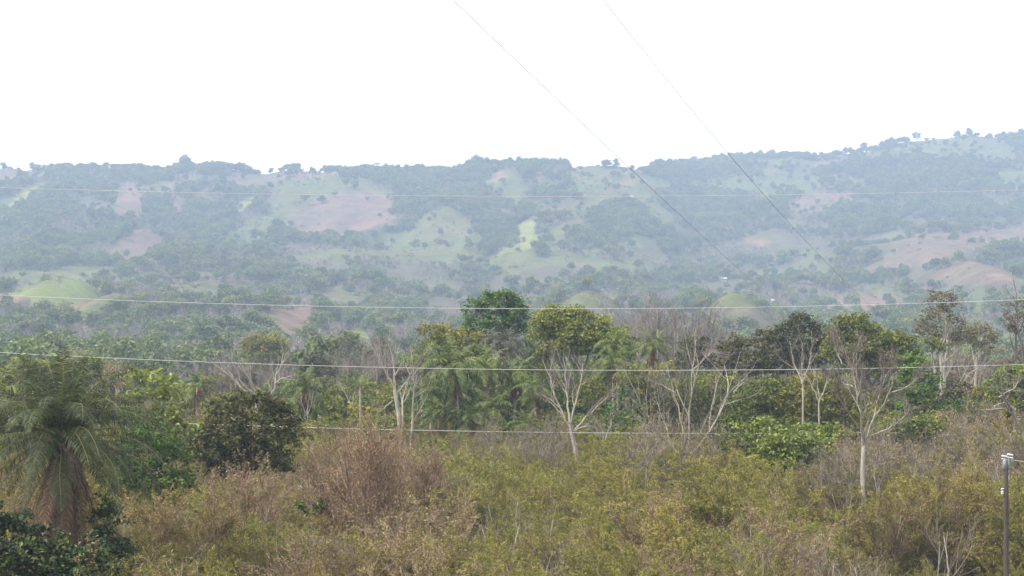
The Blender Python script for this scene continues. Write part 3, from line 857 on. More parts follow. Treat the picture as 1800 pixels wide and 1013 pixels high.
LT('tree', 'narrow dark tree behind the upper branches of the wide bare tree', 1222, 150,
   [(1216, 612, 18, 22), (1228, 640, 24, 22), (1208, 640, 18, 20), (1232, 606, 12, 14)], 'dark', .2, 16, .42, 22, .2)
LT('tree', 'dark olive evergreen left of the round evergreen pair', 1305, 148,
   [(1320, 622, 34, 28), (1290, 612, 22, 20), (1345, 598, 20, 18), (1300, 650, 34, 26), (1338, 655, 30, 28), (1278, 640, 18, 20)], 'dark', .2, 17, .42, 24, .28, twigs=.2)
LT('tree', 'tallest dark olive evergreen touching the green crown beside it', 1400, 152,
   [(1412, 575, 26, 22), (1384, 588, 24, 20), (1372, 606, 28, 24), (1420, 600, 30, 24), (1400, 630, 40, 28), (1360, 640, 26, 26), (1436, 632, 24, 24)], 'dark', .2, 17, .42, 24, .3, twigs=.2)
LT('tree', 'bright olive-green broad crown behind the tall bare tree with the straight trunk', 1535, 146,
   [(1500, 574, 32, 17), (1478, 590, 22, 18), (1540, 598, 34, 20), (1580, 604, 26, 20), (1510, 612, 40, 22), (1560, 628, 38, 22), (1600, 618, 14, 14), (1470, 620, 26, 24), (1520, 645, 40, 24)], 'yellow',
   .2, 18, .45, 24, .32, twigs=.25)
LT('tree', 'bright green column-shaped tree right of the tall bare tree crown', 1622, 128,
   [(1608, 640, 20, 18), (1625, 662, 22, 24), (1618, 692, 28, 26), (1602, 668, 18, 24), (1630, 716, 22, 22), (1600, 715, 22, 26)], 'bright', .2, 20, .36, 24, .2, twigs=.1)
LT('tree', 'brown-leaved tall tree with a white forked trunk', 1656, 160,
   [(1656, 526, 22, 14), (1670, 538, 20, 14), (1648, 552, 26, 18), (1640, 574, 22, 20), (1668, 572, 26, 18), (1632, 590, 16, 14), (1690, 592, 20, 18), (1660, 600, 24, 16)], 'brownleaf',
   .17, 12, .42, 20, .28, bark='barkpale', twigs=.7)
LT('tree', 'grey-green tree behind the white forked trunk, leaning away to its side', 1722, 175,
   [(1722, 588, 26, 18), (1740, 602, 16, 12), (1705, 600, 22, 18), (1730, 618, 20, 14)], 'brownleaf', .19, 9, .45, 18, .22, bark='barkpale', twigs=.6, extra=('olive', .5))
LT('tree', 'sparse dark grey tree cut by the picture edge above the top green bush', 1790, 165,
   [(1788, 536, 20, 12), (1772, 560, 16, 12), (1790, 572, 14, 14), (1800, 552, 18, 14), (1775, 582, 14, 9)], 'brownleaf', .17, 10, .4, 18, .16, bark='barkdark', twigs=.8)
LT('bush', 'green-yellow rounded bush on top of the trunk of the brown-leaved tree', 1645, 150, [(1640, 605, 16, 10), (1650, 612, 14, 8)], 'mid', .18, 18, .35, 20, .1)
# slopes of green right of centre
LT('tree', 'mid-green rounded tree under the dark olive evergreens', 1345, 126,
   [(1350, 690, 42, 24), (1322, 712, 34, 26), (1378, 708, 36, 26), (1305, 740, 32, 28), (1350, 740, 44, 30)], 'mid', .2, 18, .42, 24, .22, twigs=.15)
LT('tree', 'olive-green layered tree behind the left branches of the tall bare tree', 1430, 120,
   [(1425, 684, 38, 20), (1402, 705, 32, 22), (1450, 712, 36, 24), (1420, 738, 46, 26), (1478, 738, 28, 24)], 'olive', .2, 17, .42, 22, .22, twigs=.2)
LT('tree', 'yellow-green large-leaved tree low in front of the olive layered tree', 1385, 98,
   [(1368, 786, 30, 20), (1345, 806, 24, 18), (1400, 790, 34, 22), (1432, 792, 26, 20), (1382, 815, 40, 18), (1420, 822, 30, 16), (1350, 830, 20, 12)], 'bigleaf',
   .2, 28, .6, 12, .14, aspect=.42, droop=.5, twigs=.3)
LT('tree', 'green leafy mass merging above the low yellow-green large-leaved tree', 1310, 108,
   [(1300, 770, 30, 26), (1325, 800, 30, 26), (1345, 760, 34, 20), (1290, 800, 26, 24), (1460, 770, 34, 20), (1410, 762, 36, 18)], 'mid', .19, 16, .42, 22, .14, twigs=.15)
LT('tree', 'large-leaved yellow-green tree right of the straight pale trunk', 1590, 104,
   [(1590, 750, 32, 14), (1556, 764, 26, 14), (1624, 744, 26, 12), (1600, 772, 34, 14), (1650, 752, 16, 10)], 'bigleaf', .19, 24, .55, 12, .12, aspect=.42, droop=.5, twigs=.3)
LT('bush', 'compact very dark green bush below the brown-leaved tree', 1697, 134,
   [(1697, 722, 32, 20), (1676, 735, 20, 18), (1722, 732, 22, 18), (1697, 742, 34, 18)], 'dense', .17, 26, .3, 24, .12, twigs=.05)
LT('bush', 'dull dark bush behind the compact very dark green bush', 1688, 146, [(1684, 690, 26, 22), (1704, 706, 24, 20), (1668, 706, 20, 20)], 'dark', .19, 16, .4, 22, .14)
LT('bush', 'light olive bush between the compact dark bush and the leaning bare trunk', 1740, 138, [(1735, 708, 26, 18), (1755, 700, 22, 18), (1720, 695, 18, 14)], 'olive', .18, 17, .36, 22, .12)
LT('tree', 'dark green tree behind the leaning bare trunk at the picture edge', 1780, 124,
   [(1776, 664, 24, 20), (1798, 672, 24, 24), (1760, 690, 22, 22), (1790, 706, 34, 26), (1760, 722, 28, 20), (1815, 700, 24, 40)], 'mid', .2, 20, .4, 24, .2, twigs=.1, extra=('bigleaf', .3))
# dark wood behind and between the palms
for k, (x, y, rx, ry, Y, m) in enumerate(((760, 705, 40, 40, 172, 'mid'), (835, 705, 40, 44, 176, 'dense'), (905, 715, 40, 44, 174, 'dense'), (965, 700, 36, 44, 176, 'dark'),
                                          (1035, 700, 44, 44, 172, 'mid'), (1100, 705, 40, 46, 174, 'dark'), (1165, 700, 36, 46, 170, 'mid'), (1240, 715, 40, 46, 172, 'dark'), (1290, 720, 36, 40, 170, 'dark'),
                                          (690, 715, 36, 34, 178, 'olive'), (1500, 715, 60, 40, 160, 'mid'), (640, 720, 34, 28, 182, 'mid'), (590, 715, 34, 26, 186, 'mid'), (1050, 655, 30, 25, 168, 'olive'),
                                          (1580, 700, 40, 40, 160, 'mid'), (930, 660, 30, 26, 170, 'olive'), (1160, 655, 30, 24, 178, 'olive'), (1260, 680, 30, 30, 165, 'mid'))):
    LT('tree', 'shaded understorey tree filling the gap behind the palms and bare trees', x, Y,
       [(x, y, rx, ry * .8), (x - rx * .5, y + ry * .5, rx * .8, ry * .7), (x + rx * .5, y + ry * .4, rx * .8, ry * .7), (x, y + ry, rx, ry * .8)], m, .24, 12, .5, 20, .18,
       group='understorey trees behind the palms', twigs=.1)
# left side
LT('tree', 'dark round bushy tree right of the bright green thicket', 440, 88,
   [(442, 724, 46, 28), (488, 742, 34, 30), (400, 752, 40, 36), (446, 762, 56, 36), (498, 776, 30, 34), (372, 784, 34, 28), (440, 800, 62, 34), (355, 800, 22, 22), (470, 708, 26, 14), (425, 705, 20, 12), (395, 820, 46, 30), (480, 815, 40, 30)],
   'dark', .15, 30, .32, 26, .2, twigs=.15, bark='barkdark', extra=('olive', .12))
LT('tree', 'lanky tree with big yellow-green leaves right of the large palm crown', 268, 96,
   [(238, 668, 16, 20), (246, 700, 18, 22), (272, 668, 14, 16), (282, 700, 18, 20), (304, 690, 16, 18), (262, 735, 24, 22), (296, 738, 24, 22), (318, 752, 20, 16), (282, 765, 34, 16)], 'bigleaf',
   .24, 12, .5, 14, .13, bark='barkpale', aspect=.45, droop=.35, twigs=.9)
LT('bush', 'bright green broadleaf thicket behind the right fronds of the large palm', 272, 80,
   [(262, 768, 36, 24), (232, 742, 22, 18), (292, 790, 38, 26), (250, 800, 40, 30), (305, 815, 34, 28), (268, 835, 42, 26), (270, 870, 50, 30), (310, 850, 30, 30), (222, 815, 24, 40), (230, 865, 26, 30), (215, 728, 18, 12)], 'bright',
   .13, 30, .34, 22, .1, twigs=.15)
LT('bush', 'tangle of dark glossy leaves below the large palm in the lower corner', 60, 54,
   [(20, 925, 40, 26), (75, 962, 44, 34), (30, 985, 60, 50), (110, 1000, 60, 40), (160, 985, 40, 36), (-30, 930, 40, 60), (60, 1040, 90, 60)], 'glossy', .135, 44, .24, 20, .07, aspect=.5, droop=.25, twigs=.2, rlo=.3, extra=('bright', .16))
LT('bush', 'very dark leafy bush right of the skirt of the large palm', 195, 60,
   [(188, 905, 24, 30), (176, 948, 26, 44), (214, 955, 22, 36), (190, 1000, 50, 44)], 'glossy', .13, 40, .24, 20, .06, droop=.25, twigs=.2, rlo=.3, extra=('bright', .12))
LT('tree', 'dull green tree behind the top fronds of the large palm', 70, 150, [(40, 648, 30, 16), (78, 652, 30, 16), (55, 680, 44, 30), (100, 690, 40, 30)], 'olive', .22, 14, .45, 22, .2)
LT('tree', 'tree with a small orange top behind the large palm', 150, 165, [(148, 640, 22, 12), (160, 665, 30, 24), (135, 675, 26, 24)], 'mid', .24, 12, .5, 20, .2, extra=('orange', .22))
LT('tree', 'dark tree at the left picture edge level with the wire', -5, 140, [(-8, 665, 26, 22), (10, 690, 24, 24), (-10, 715, 34, 30)], 'dark', .2, 16, .42, 22, .2)
LT('tree', 'reddish-brown half-bare tree behind the lanky big-leaved tree', 208, 135, [(208, 648, 18, 14), (200, 670, 22, 18), (218, 672, 16, 16)], 'scrubred', .13, 12, .35, 20, .14, bark='barkpale', twigs=1)
for k, (x, y, rx, ry, Y, m) in enumerate(((320, 690, 30, 18, 190, 'mid'), (380, 680, 34, 20, 200, 'olive'), (290, 672, 24, 14, 205, 'mid'), (430, 700, 36, 22, 190, 'olive'), (500, 690, 34, 20, 200, 'mid'), (560, 685, 34, 18, 205, 'dark'),
                                          (620, 672, 30, 16, 215, 'mid'), (350, 712, 40, 16, 175, 'olive'), (580, 700, 30, 22, 180, 'olive'), (660, 690, 34, 22, 200, 'olive'), (260, 660, 22, 12, 220, 'dark'),
                                          (420, 665, 24, 12, 230, 'dark'), (130, 720, 60, 40, 140, 'mid'), (20, 745, 50, 40, 120, 'olive'), (330, 755, 24, 14, 130, 'mid'), (620, 735, 40, 22, 150, 'olive'), (560, 725, 40, 22, 150, 'mid'), (690, 660, 26, 16, 210, 'brownleaf'))):
    LT('tree', 'low rounded tree in the broken band of greenery behind the dark round bushy tree', x, Y,
       [(x, y, rx, ry * .9), (x - rx * .5, y + ry * .6, rx * .7, ry * .8), (x + rx * .5, y + ry * .5, rx * .7, ry * .8), (x, y + ry, rx, ry)], m, .26, 11, .5, 20, .16,
       group='broken band of trees left of the palms', twigs=.2)
for k, (x, y, rx, ry, Y, m) in enumerate(((1680, 640, 30, 18, 200, 'brownleaf'), (1730, 650, 34, 20, 205, 'brownleaf'), (1770, 645, 30, 16, 215, 'brownleaf'), (1640, 655, 20, 16, 190, 'brownleaf'), (1700, 665, 34, 20, 190, 'brownleaf'), (1810, 630, 30, 20, 210, 'brownleaf'))):
    LT('tree', 'dry brownish tree in the thin wood behind the leaning bare trunk', x, Y,
       [(x, y, rx, ry), (x - rx * .5, y + ry * .6, rx * .7, ry * .8), (x + rx * .5, y + ry * .5, rx * .7, ry * .8)], m, .2, 8, .5, 18, .16,
       group='dry brownish trees at the right', twigs=.8)
LT('bush', 'small vivid green bush below the dark round bushy tree', 540, 74, [(538, 890, 22, 12), (548, 900, 16, 10)], 'bright', .15, 24, .25, 18, .05)
LT('bush', 'smooth yellow-green mound in front of the forked pale tree', 1070, 112, [(1070, 826, 42, 18), (1045, 836, 30, 14), (1100, 834, 30, 14), (1075, 848, 60, 18)], 'scrubgreen', .14, 30, .3, 20, .06, aspect=.35)
LT('bush', 'yellow-green mound below the palm trunks', 880, 108, [(830, 840, 36, 16), (880, 828, 26, 14), (905, 838, 40, 16), (860, 850, 60, 16)], 'scrubgreen', .14, 26, .3, 20, .06, aspect=.35)
LT('bush', 'light green bush at the foot of the palm with the orange frond', 762, 118, [(765, 786, 24, 12), (745, 795, 20, 14), (775, 802, 28, 14)], 'mid', .16, 22, .3, 20, .06)
LT('bush', 'small bright green fern-like bush at the foot of the wide bare tree', 1245, 106, [(1240, 828, 20, 10), (1262, 834, 16, 8)], 'bright', .16, 20, .3, 18, .05)

for k in range(34):
    x = 1045 + k * 16.5 + rng.uniform(-8, 8); Y = rng.uniform(136, 156); yt = rng.uniform(640, 705)
    if x > 1300: yt += 15
    m = str(rng.choice(['mid', 'dense', 'olive', 'dark', 'mid']))
    rx = rng.uniform(24, 36)
    LT('tree', 'leafy tree low in the green bank behind the bare trees right of centre', x, Y,
       [(x, yt + 12, rx, 20), (x - rx * .5, yt + 34, rx * .8, 22), (x + rx * .5, yt + 32, rx * .8, 22), (x, yt + 58, rx, 26)], m, .19, 9, .46, 20, .13,
       group='green bank behind the bare trees', twigs=.15)
for k in range(16):
    x = 735 + k * 20 + rng.uniform(-8, 8); Y = rng.uniform(146, 160); yt = rng.uniform(665, 715)
    LT('tree', 'leafy tree low between the trunks of the palm grove', x, Y,
       [(x, yt + 12, 28, 20), (x - 14, yt + 34, 22, 22), (x + 14, yt + 32, 22, 22)], str(rng.choice(['dense', 'dark'])), .2, 9, .46, 20, .12,
       group='leafy trees between the palm trunks', twigs=.1)
EB = []
for k in range(52):
    x = -30 + k * 36 + rng.uniform(-12, 12)
    Y = rng.uniform(126, 148)
    yt = np.interp(x, [0, 300, 600, 740, 1000, 1250, 1320, 1600, 1800], [735, 745, 745, 735, 735, 745, 715, 715, 715]) + rng.uniform(-14, 16)
    m = str(rng.choice(['mid', 'olive', 'dense', 'mid', 'dark'] if 700 < x < 1700 else ['olive', 'mid', 'scrubolive', 'brownleaf']))
    rx = rng.uniform(22, 36)
    LT('bush', 'leafy bush in the broken line where the scrub meets the trees', x, Y,
       [(x, yt + 16, rx, 18), (x - rx * .6, yt + 30, rx * .7, 18), (x + rx * .6, yt + 28, rx * .7, 20), (x, yt + 44, rx, 22)], m, .18, 12, .42, 20, .1,
       group='bushes where the scrub meets the trees', twigs=.15)

# ------------------------------------------------------------------ bare trees drawn limb by limb
def resample(P, k):
    P = np.asarray(P, float); d = np.r_[0, np.cumsum(np.linalg.norm(np.diff(P, axis=0), axis=1))]
    # smooth a little with a cubic-like average
    s = np.linspace(0, d[-1], k)
    Q = np.stack([np.interp(s, d, P[:, i]) for i in range(3)], -1)
    Q[1:-1] = Q[1:-1] * .5 + (Q[2:] + Q[:-2]) * .25
    return Q
def bare_tree(label, Y, trunk, limbs, r0, name='bare_tree', bark='barkpale', twig='twiggrey', group=None, lv=((5, 34, .5), (6, 38, .5), (5, 42, .55)), rt=.35, leaf=None, wob=.1, ground=True, tw=.007):
    x, y = trunk[0]
    X = (x - 900) / F * Y; base = np.array([X, Y, hz(X, Y)])
    tr = [at(a, b, Y) - base for a, b in trunk]
    if ground: tr = [np.array([tr[0][0], 0, -.4])] + tr
    t = thing(name, label, 'bare tree', tuple(base), group)
    g = Geo(); TP = resample(tr, 10); TP[1:] += np.cumsum(rng.normal(0, .015, (9, 3)), 0)
    TR = np.linspace(r0, r0 * .72, 10); TR[0] *= 1.3
    tubes(g, TP, TR, 8)
    obj('trunk', g.mesh('trunk', M[bark], True), t)
    allP, allR = [], []
    for li, lb in enumerate(limbs):
        rs = lb[0]; pts = lb[1]
        dep = rng.uniform(-1, 1) * .45
        P = []
        L = 0
        for i, (a, b) in enumerate(pts):
            p = at(a, b, Y) - base
            if i: L += np.linalg.norm(p - P[-1] if i else 0)
            q = p.copy(); q[1] += dep * L * (1 if rs > .3 else .8)
            P.append(q)
        P = resample(P, 9); P[1:] += rng.normal(0, .02 * max(L, .1), (8, 3)) * .5
        R = np.linspace(r0 * rs * .8, max(r0 * rs * .14, .011), 9)
        g = Geo(); tubes(g, P, R, 6)
        obj('limb', g.mesh('limb', M[bark], True), t)
        allP.append(P); allR.append(R)
    P = np.array(allP); R = np.array(allR)
    g = Geo()
    for li, (n, ang, ratio) in enumerate(lv):
        P, R = spawn(P, R, n, .25 if li == 0 else .15, 1.0, ang, ratio, .6, 6 if li == 0 else 4, wob, .07, rend=.35, Lmin=.25)
        R = np.maximum(R, tw)
        tubes(g, P, R, 4 if li == 0 else 3, None, 0 if li == 0 else 1)
    obj('crown', g.mesh('crown', [M[bark], M[twig]]), t)
    if leaf:
        g = Geo(); e = P[:, -1]; n = int(len(e) * leaf[1])
        pts = e[rng.integers(0, len(e), n)] + rng.normal(0, .12, (n, 3)); leafq(g, pts, leaf[2], .45)
        obj('foliage', g.mesh('foliage', M[leaf[0]]), t)
    return t

bare_tree('pale bare tree with a single trunk and vase-shaped crown before the palms', 124, [(1017, 835), (1011, 790), (1003, 752)],
          [(.62, [(1003, 752), (989, 727), (979, 705), (970, 671), (962, 656), (955, 636)]),
           (.6, [(1001, 744), (998, 705), (994, 667), (992, 630)]),
           (.55, [(1002, 745), (1011, 705), (1022, 679), (1028, 641)]),
           (.42, [(1006, 758), (1026, 739), (1045, 720), (1056, 709), (1070, 700)]),
           (.35, [(1006, 760), (1020, 751), (1038, 749), (1050, 752)]),
           (.35, [(993, 735), (975, 715), (955, 695), (940, 690)])], .22, lv=((6, 30, .45), (6, 34, .5), (4, 38, .5)))
bare_tree('wide bare tree with several crooked pale trunks spreading from one base', 118, [(1205, 850), (1203, 803)],
          [(.75, [(1202, 805), (1172, 780), (1146, 746), (1127, 720), (1120, 690), (1118, 660)]),
           (.4, [(1150, 754), (1120, 739), (1094, 705)]),
           (.8, [(1206, 803), (1208, 757), (1206, 724), (1214, 690), (1219, 649), (1221, 622), (1217, 592)]),
           (.4, [(1219, 649), (1236, 634), (1247, 619), (1266, 620)]),
           (.7, [(1206, 805), (1247, 769), (1274, 735), (1287, 697), (1291, 667), (1289, 641)]),
           (.35, [(1289, 690), (1307, 673), (1316, 668)]),
           (.35, [(1180, 785), (1169, 742), (1161, 720), (1150, 690)]),
           (.5, [(1200, 800), (1199, 742), (1188, 697), (1186, 656), (1176, 640)]),
           (.35, [(1186, 690), (1160, 675), (1140, 668)]),
           (.4, [(1216, 795), (1228, 765), (1236, 740), (1250, 715), (1258, 690)])], .17, lv=((6, 34, .5), (6, 38, .5), (4, 42, .5)))
bare_tree('tall bare tree with a long straight pale trunk and fan-shaped crown', 82, [(1528, 1000), (1524, 940), (1518, 895), (1516, 822), (1518, 786)],
          [(.62, [(1517, 788), (1510, 743), (1503, 690), (1489, 659), (1479, 625)]),
           (.6, [(1518, 786), (1531, 743), (1553, 712), (1566, 680), (1564, 640)]),
           (.42, [(1526, 767), (1563, 754), (1589, 733), (1602, 716)]),
           (.42, [(1510, 754), (1484, 722), (1466, 696), (1456, 680)]),
           (.35, [(1499, 680), (1478, 672), (1462, 655)]),
           (.5, [(1519, 775), (1526, 712), (1540, 680), (1548, 648)]),
           (.35, [(1568, 690), (1595, 680), (1617, 657)]),
           (.45, [(1515, 765), (1516, 715), (1508, 665), (1512, 622)]),
           (.3, [(1480, 640), (1470, 615), (1468, 590)])], .145, lv=((7, 30, .45), (7, 34, .48), (5, 40, .5)), tw=.007)
bare_tree('pair-trunked bare tree with whitish limbs left of the palm grove', 122, [(705, 800), (703, 757), (699, 712), (694, 686)],
          [(.55, [(694, 686), (678, 654), (665, 627), (660, 610)]), (.6, [(694, 686), (692, 650), (687, 618), (682, 603)]),
           (.45, [(697, 692), (718, 667), (728, 640)]), (.6, [(707, 752), (706, 707), (709, 680), (722, 660)]), (.3, [(690, 705), (670, 722), (660, 730)])], .2,
          lv=((6, 34, .5), (5, 38, .5), (4, 42, .5)))
bare_tree('slim straight pale trunk with few twigs left of the palm grove', 124, [(720, 800), (722, 765), (725, 720)],
          [(.8, [(725, 722), (727, 690), (725, 650), (725, 604)]), (.35, [(726, 700), (742, 690), (752, 684)]), (.25, [(725, 650), (738, 640), (748, 622)]), (.4, [(722, 745), (738, 722), (750, 700), (752, 680)]),
           (.35, [(752, 682), (760, 660), (764, 645)])], .13, lv=((4, 38, .35), (5, 42, .5), (3, 42, .5)))
bare_tree('leaning cluster of pale bare stems above the dark round bushy tree', 172, [(452, 705), (445, 690)],
          [(.7, [(448, 688), (433, 658), (423, 640), (419, 620)]), (.7, [(444, 690), (433, 687), (421, 660), (412, 639), (408, 612)]), (.6, [(442, 690), (427, 688), (415, 669), (403, 658), (392, 640), (388, 620)]),
           (.45, [(444, 690), (440, 660), (436, 640), (440, 618)])], .26, lv=((5, 30, .45), (5, 36, .5), (3, 40, .5)))
bare_tree('pale bare tree with a wide fork below the yellow-topped tree', 168, [(470, 730), (474, 701)],
          [(.8, [(474, 702), (483, 678), (485, 660), (497, 635), (496, 618)]), (.5, [(484, 674), (495, 665), (515, 661)]), (.5, [(478, 690), (474, 680), (470, 665)])], .24, lv=((5, 32, .45), (5, 36, .5), (3, 40, .5)))
bare_tree('thin white forked trunk standing in front of the brown-leaved tree', 152, [(1656, 740), (1656, 671), (1655, 623)],
          [(.7, [(1655, 625), (1657, 612), (1661, 591), (1663, 567)]), (.55, [(1657, 642), (1667, 623), (1669, 599), (1676, 584)]), (.4, [(1655, 625), (1645, 612), (1640, 600)]),
           (.4, [(1657, 640), (1680, 618), (1692, 611)])], .2, lv=((5, 32, .45), (5, 36, .5), (3, 40, .5)))
bare_tree('leaning pale bare trunk crossing the dark green tree at the picture edge', 96, [(1812, 800), (1795, 757)],
          [(.95, [(1796, 758), (1773, 722), (1757, 698), (1745, 680), (1737, 661)]), (.45, [(1757, 698), (1768, 690), (1782, 683), (1792, 665)]), (.4, [(1773, 722), (1785, 735), (1802, 742)]), (.35, [(1765, 708), (1748, 712), (1735, 722)])], .16,
          lv=((6, 40, .45), (6, 42, .5), (4, 42, .5)))
bare_tree('leaning grey trunks in the thin brown wood right of the white forked trunk', 170, [(1672, 740), (1674, 700)],
          [(.7, [(1674, 700), (1690, 660), (1704, 630), (1720, 610)]), (.6, [(1676, 690), (1700, 655), (1726, 640), (1736, 625)]), (.5, [(1696, 690), (1712, 670), (1720, 655)])], .2)
bare_tree('dark-stemmed bare tree at the picture edge with an upright mast-like leader', 158, [(1798, 720), (1797, 640), (1795, 600)],
          [(.7, [(1795, 600), (1792, 570), (1794, 540), (1793, 485)]), (.5, [(1794, 600), (1786, 580), (1780, 562)]), (.4, [(1795, 590), (1806, 560)])], .14, bark='barkdark', twig='barkdark', lv=((4, 32, .35), (4, 36, .45)))
# smaller bare trees of the middle ground
for x, y0, y1, Y, r, lab in ((1410, 700, 600, 118, .1, 'thin bare sapling left of the fan-shaped bare crown'), (1440, 730, 640, 112, .08, 'second thin bare sapling under the fan-shaped bare crown'), (620, 740, 670, 150, .1, 'thin pale leaning stem beneath the wire, left of the pair-trunked tree'),
                             (540, 745, 690, 140, .09, 'pale thin stem rising beside the squat palm with the orange fruit'), (1060, 800, 740, 122, .09, 'small bare tree between the vase-shaped and the wide bare tree'), (1130, 830, 765, 116, .09, 'small bare tree under the left limbs of the wide bare tree'),
                             (225, 780, 700, 100, .09, 'white-stemmed thin tree behind the right fronds of the large palm'), (1265, 820, 770, 112, .08, 'bushy bare shrub-tree right of the base of the wide bare tree'), (480, 760, 712, 120, .07, 'bare stem showing above the dark round bushy tree'),
                             (1700, 700, 640, 180, .12, 'bare stem among the dry brown wood at the right'), (1100, 700, 640, 140, .1, 'bare grey tree among the palms right of centre'), (668, 660, 590, 240, .14, 'hazy bare tree beside the wire left of the umbrella tree')):
    w = (y0 - y1) * .45
    bare_tree(lab, Y, [(x, y0 + 20), (x, y0 - (y0 - y1) * .25)],
              [(.7, [(x, y0 - (y0 - y1) * .25), (x - w * .3, y0 - (y0 - y1) * .6), (x - w * rng.uniform(.4, .9), y1)]), (.7, [(x, y0 - (y0 - y1) * .25), (x + w * .3, y0 - (y0 - y1) * .6), (x + w * rng.uniform(.3, .8), y1 - 4)]),
               (.5, [(x, y0 - (y0 - y1) * .3), (x, y0 - (y0 - y1) * .6), (x + rng.uniform(-8, 8), y1 + 4)])], r, lv=((5, 32, .45), (5, 38, .5), (3, 40, .5)))

# small crooked bare trees along the edge of the scrub
SB = []
for i in range(4):
    w = 26
    q = bare_tree('small crooked pale bare tree rising from the scrub at the right', 96, [(900, 933), (900, 905)],
              [(.8, [(900, 905), (890 + rng.uniform(-8, 8), 872), (880 + rng.uniform(-12, 12), 838), (868 + rng.uniform(-12, 12), 806)]),
               (.8, [(901, 905), (912 + rng.uniform(-8, 8), 875), (915 + rng.uniform(-12, 12), 842), (932 + rng.uniform(-12, 12), 804)]),
               (.6, [(900, 900), (898 + rng.uniform(-8, 8), 865), (904, 830), (898 + rng.uniform(-14, 14), 798)]),
               (.5, [(895, 890), (872, 868), (860, 846), (852, 822)]), (.5, [(905, 890), (925, 872), (940, 850), (950, 830)])], .075, name='bare_tree', bark='barkpale' if i % 2 else 'barkgrey',
              lv=((6, 36, .5), (6, 40, .5), (4, 44, .5)), leaf=('scrubolive', .6, .12), group='small crooked bare trees in the scrub')
    SB.append(q)
spots = []
for k in range(22):
    spots.append((1425 + k * 17.5 + rng.uniform(-8, 8), rng.uniform(84, 112), 'small crooked pale bare tree rising from the scrub at the right'))
for k in range(5):
    spots.append((830 + k * 34 + rng.uniform(-8, 8), rng.uniform(104, 120), 'small crooked bare tree in the scrub between the palms and the vase-shaped tree'))
for k in range(6):
    spots.append((1090 + k * 34 + rng.uniform(-8, 8), rng.uniform(98, 114), 'small crooked bare tree in the scrub before the wide bare tree'))
for i, (x, Y, lab) in enumerate(spots):
    X = (x - 900) / F * Y
    if i < 4:
        q = SB[i]; q.location = (X, Y, hz(X, Y)); q.rotation_euler = (0, 0, rng.uniform(0, 6.28)); continue
    copy_thing(SB[i % 4], (X, Y, hz(X, Y)), rng.uniform(0, 6.28), rng.uniform(.85, 1.25), lab, 'small crooked bare trees in the scrub' if i < 22 else 'small crooked bare trees at mid scrub' if i < 27 else 'small crooked bare trees before the wide bare tree')

# pale bare wood beyond the wide bare tree
BW = []
for i in range(4):
    t_ = Geo()
    P, R = grow(np.array([[0, 0, -.3]]), [[0, 0, 1]], 11, .17, .07, 8, .03, .08); tubes(t_, P, R, 5)
    g_ = Geo()
    P1, R1 = spawn(P, R, 9, .35, 1, 24, .5, .6, 6, .06, .12); tubes(g_, P1, np.maximum(R1, .035), 3)
    P2, R2 = spawn(P1, R1, 6, .2, 1, 30, .5, .6, 4, .08, .1); tubes(g_, P2, np.maximum(R2, .022), 3)
    P3, R3 = spawn(P2, R2, 4, .2, 1, 34, .5, .6, 3, .1, .08); tubes(g_, P3, np.maximum(R3, .017), 3)
    BW.append((t_.mesh('trunk', M['barkpale']), g_.mesh('crown', M['twiggrey'])))
def bwood(x, ytop, Y, lab, grp, i):
    X = (x - 900) / F * Y; zb = hz(X, Y); H = EYE + (600 - ytop) / F * Y - zb
    s = H / 15.0
    t = thing('bare_tree', lab, 'bare tree', (X, Y, zb), grp, float(rng.uniform(0, 6.28)), (s * 1.1, s * 1.1, s))
    obj('trunk', BW[i % 4][0], t); obj('crown', BW[i % 4][1], t)
for i in range(58):
    x = rng.uniform(1090, 1430) if i < 46 else rng.uniform(1040, 1110)
    bwood(x, np.interp(x, [1040, 1090, 1130, 1200, 1300, 1430], [565, 545, 512, 520, 560, 585]) + abs(rng.normal(0, 16)), rng.uniform(230, 330), 'pale leafless upright tree in the bare wood beyond the wide bare tree', 'pale bare wood beyond the wide bare tree', i)
for i in range(22):
    x = rng.uniform(360, 520)
    bwood(x, 622 + abs(rng.normal(0, 14)), rng.uniform(190, 260), 'pale leafless tree in the bare group around the yellow-topped tree', 'pale bare trees around the yellow-topped tree', i)
for i in range(26):
    x = rng.uniform(570, 745)
    bwood(x, 600 + abs(rng.normal(0, 20)), rng.uniform(200, 330), 'pale leafless tree in the thin wood left of the umbrella tree', 'thin bare wood left of the umbrella tree', i)
for i in range(16):
    x = rng.uniform(1640, 1800)
    bwood(x, 628 + abs(rng.normal(0, 14)), rng.uniform(180, 240), 'greyish leafless tree in the thin wood behind the leaning bare trunk', 'greyish bare wood at the right', i)

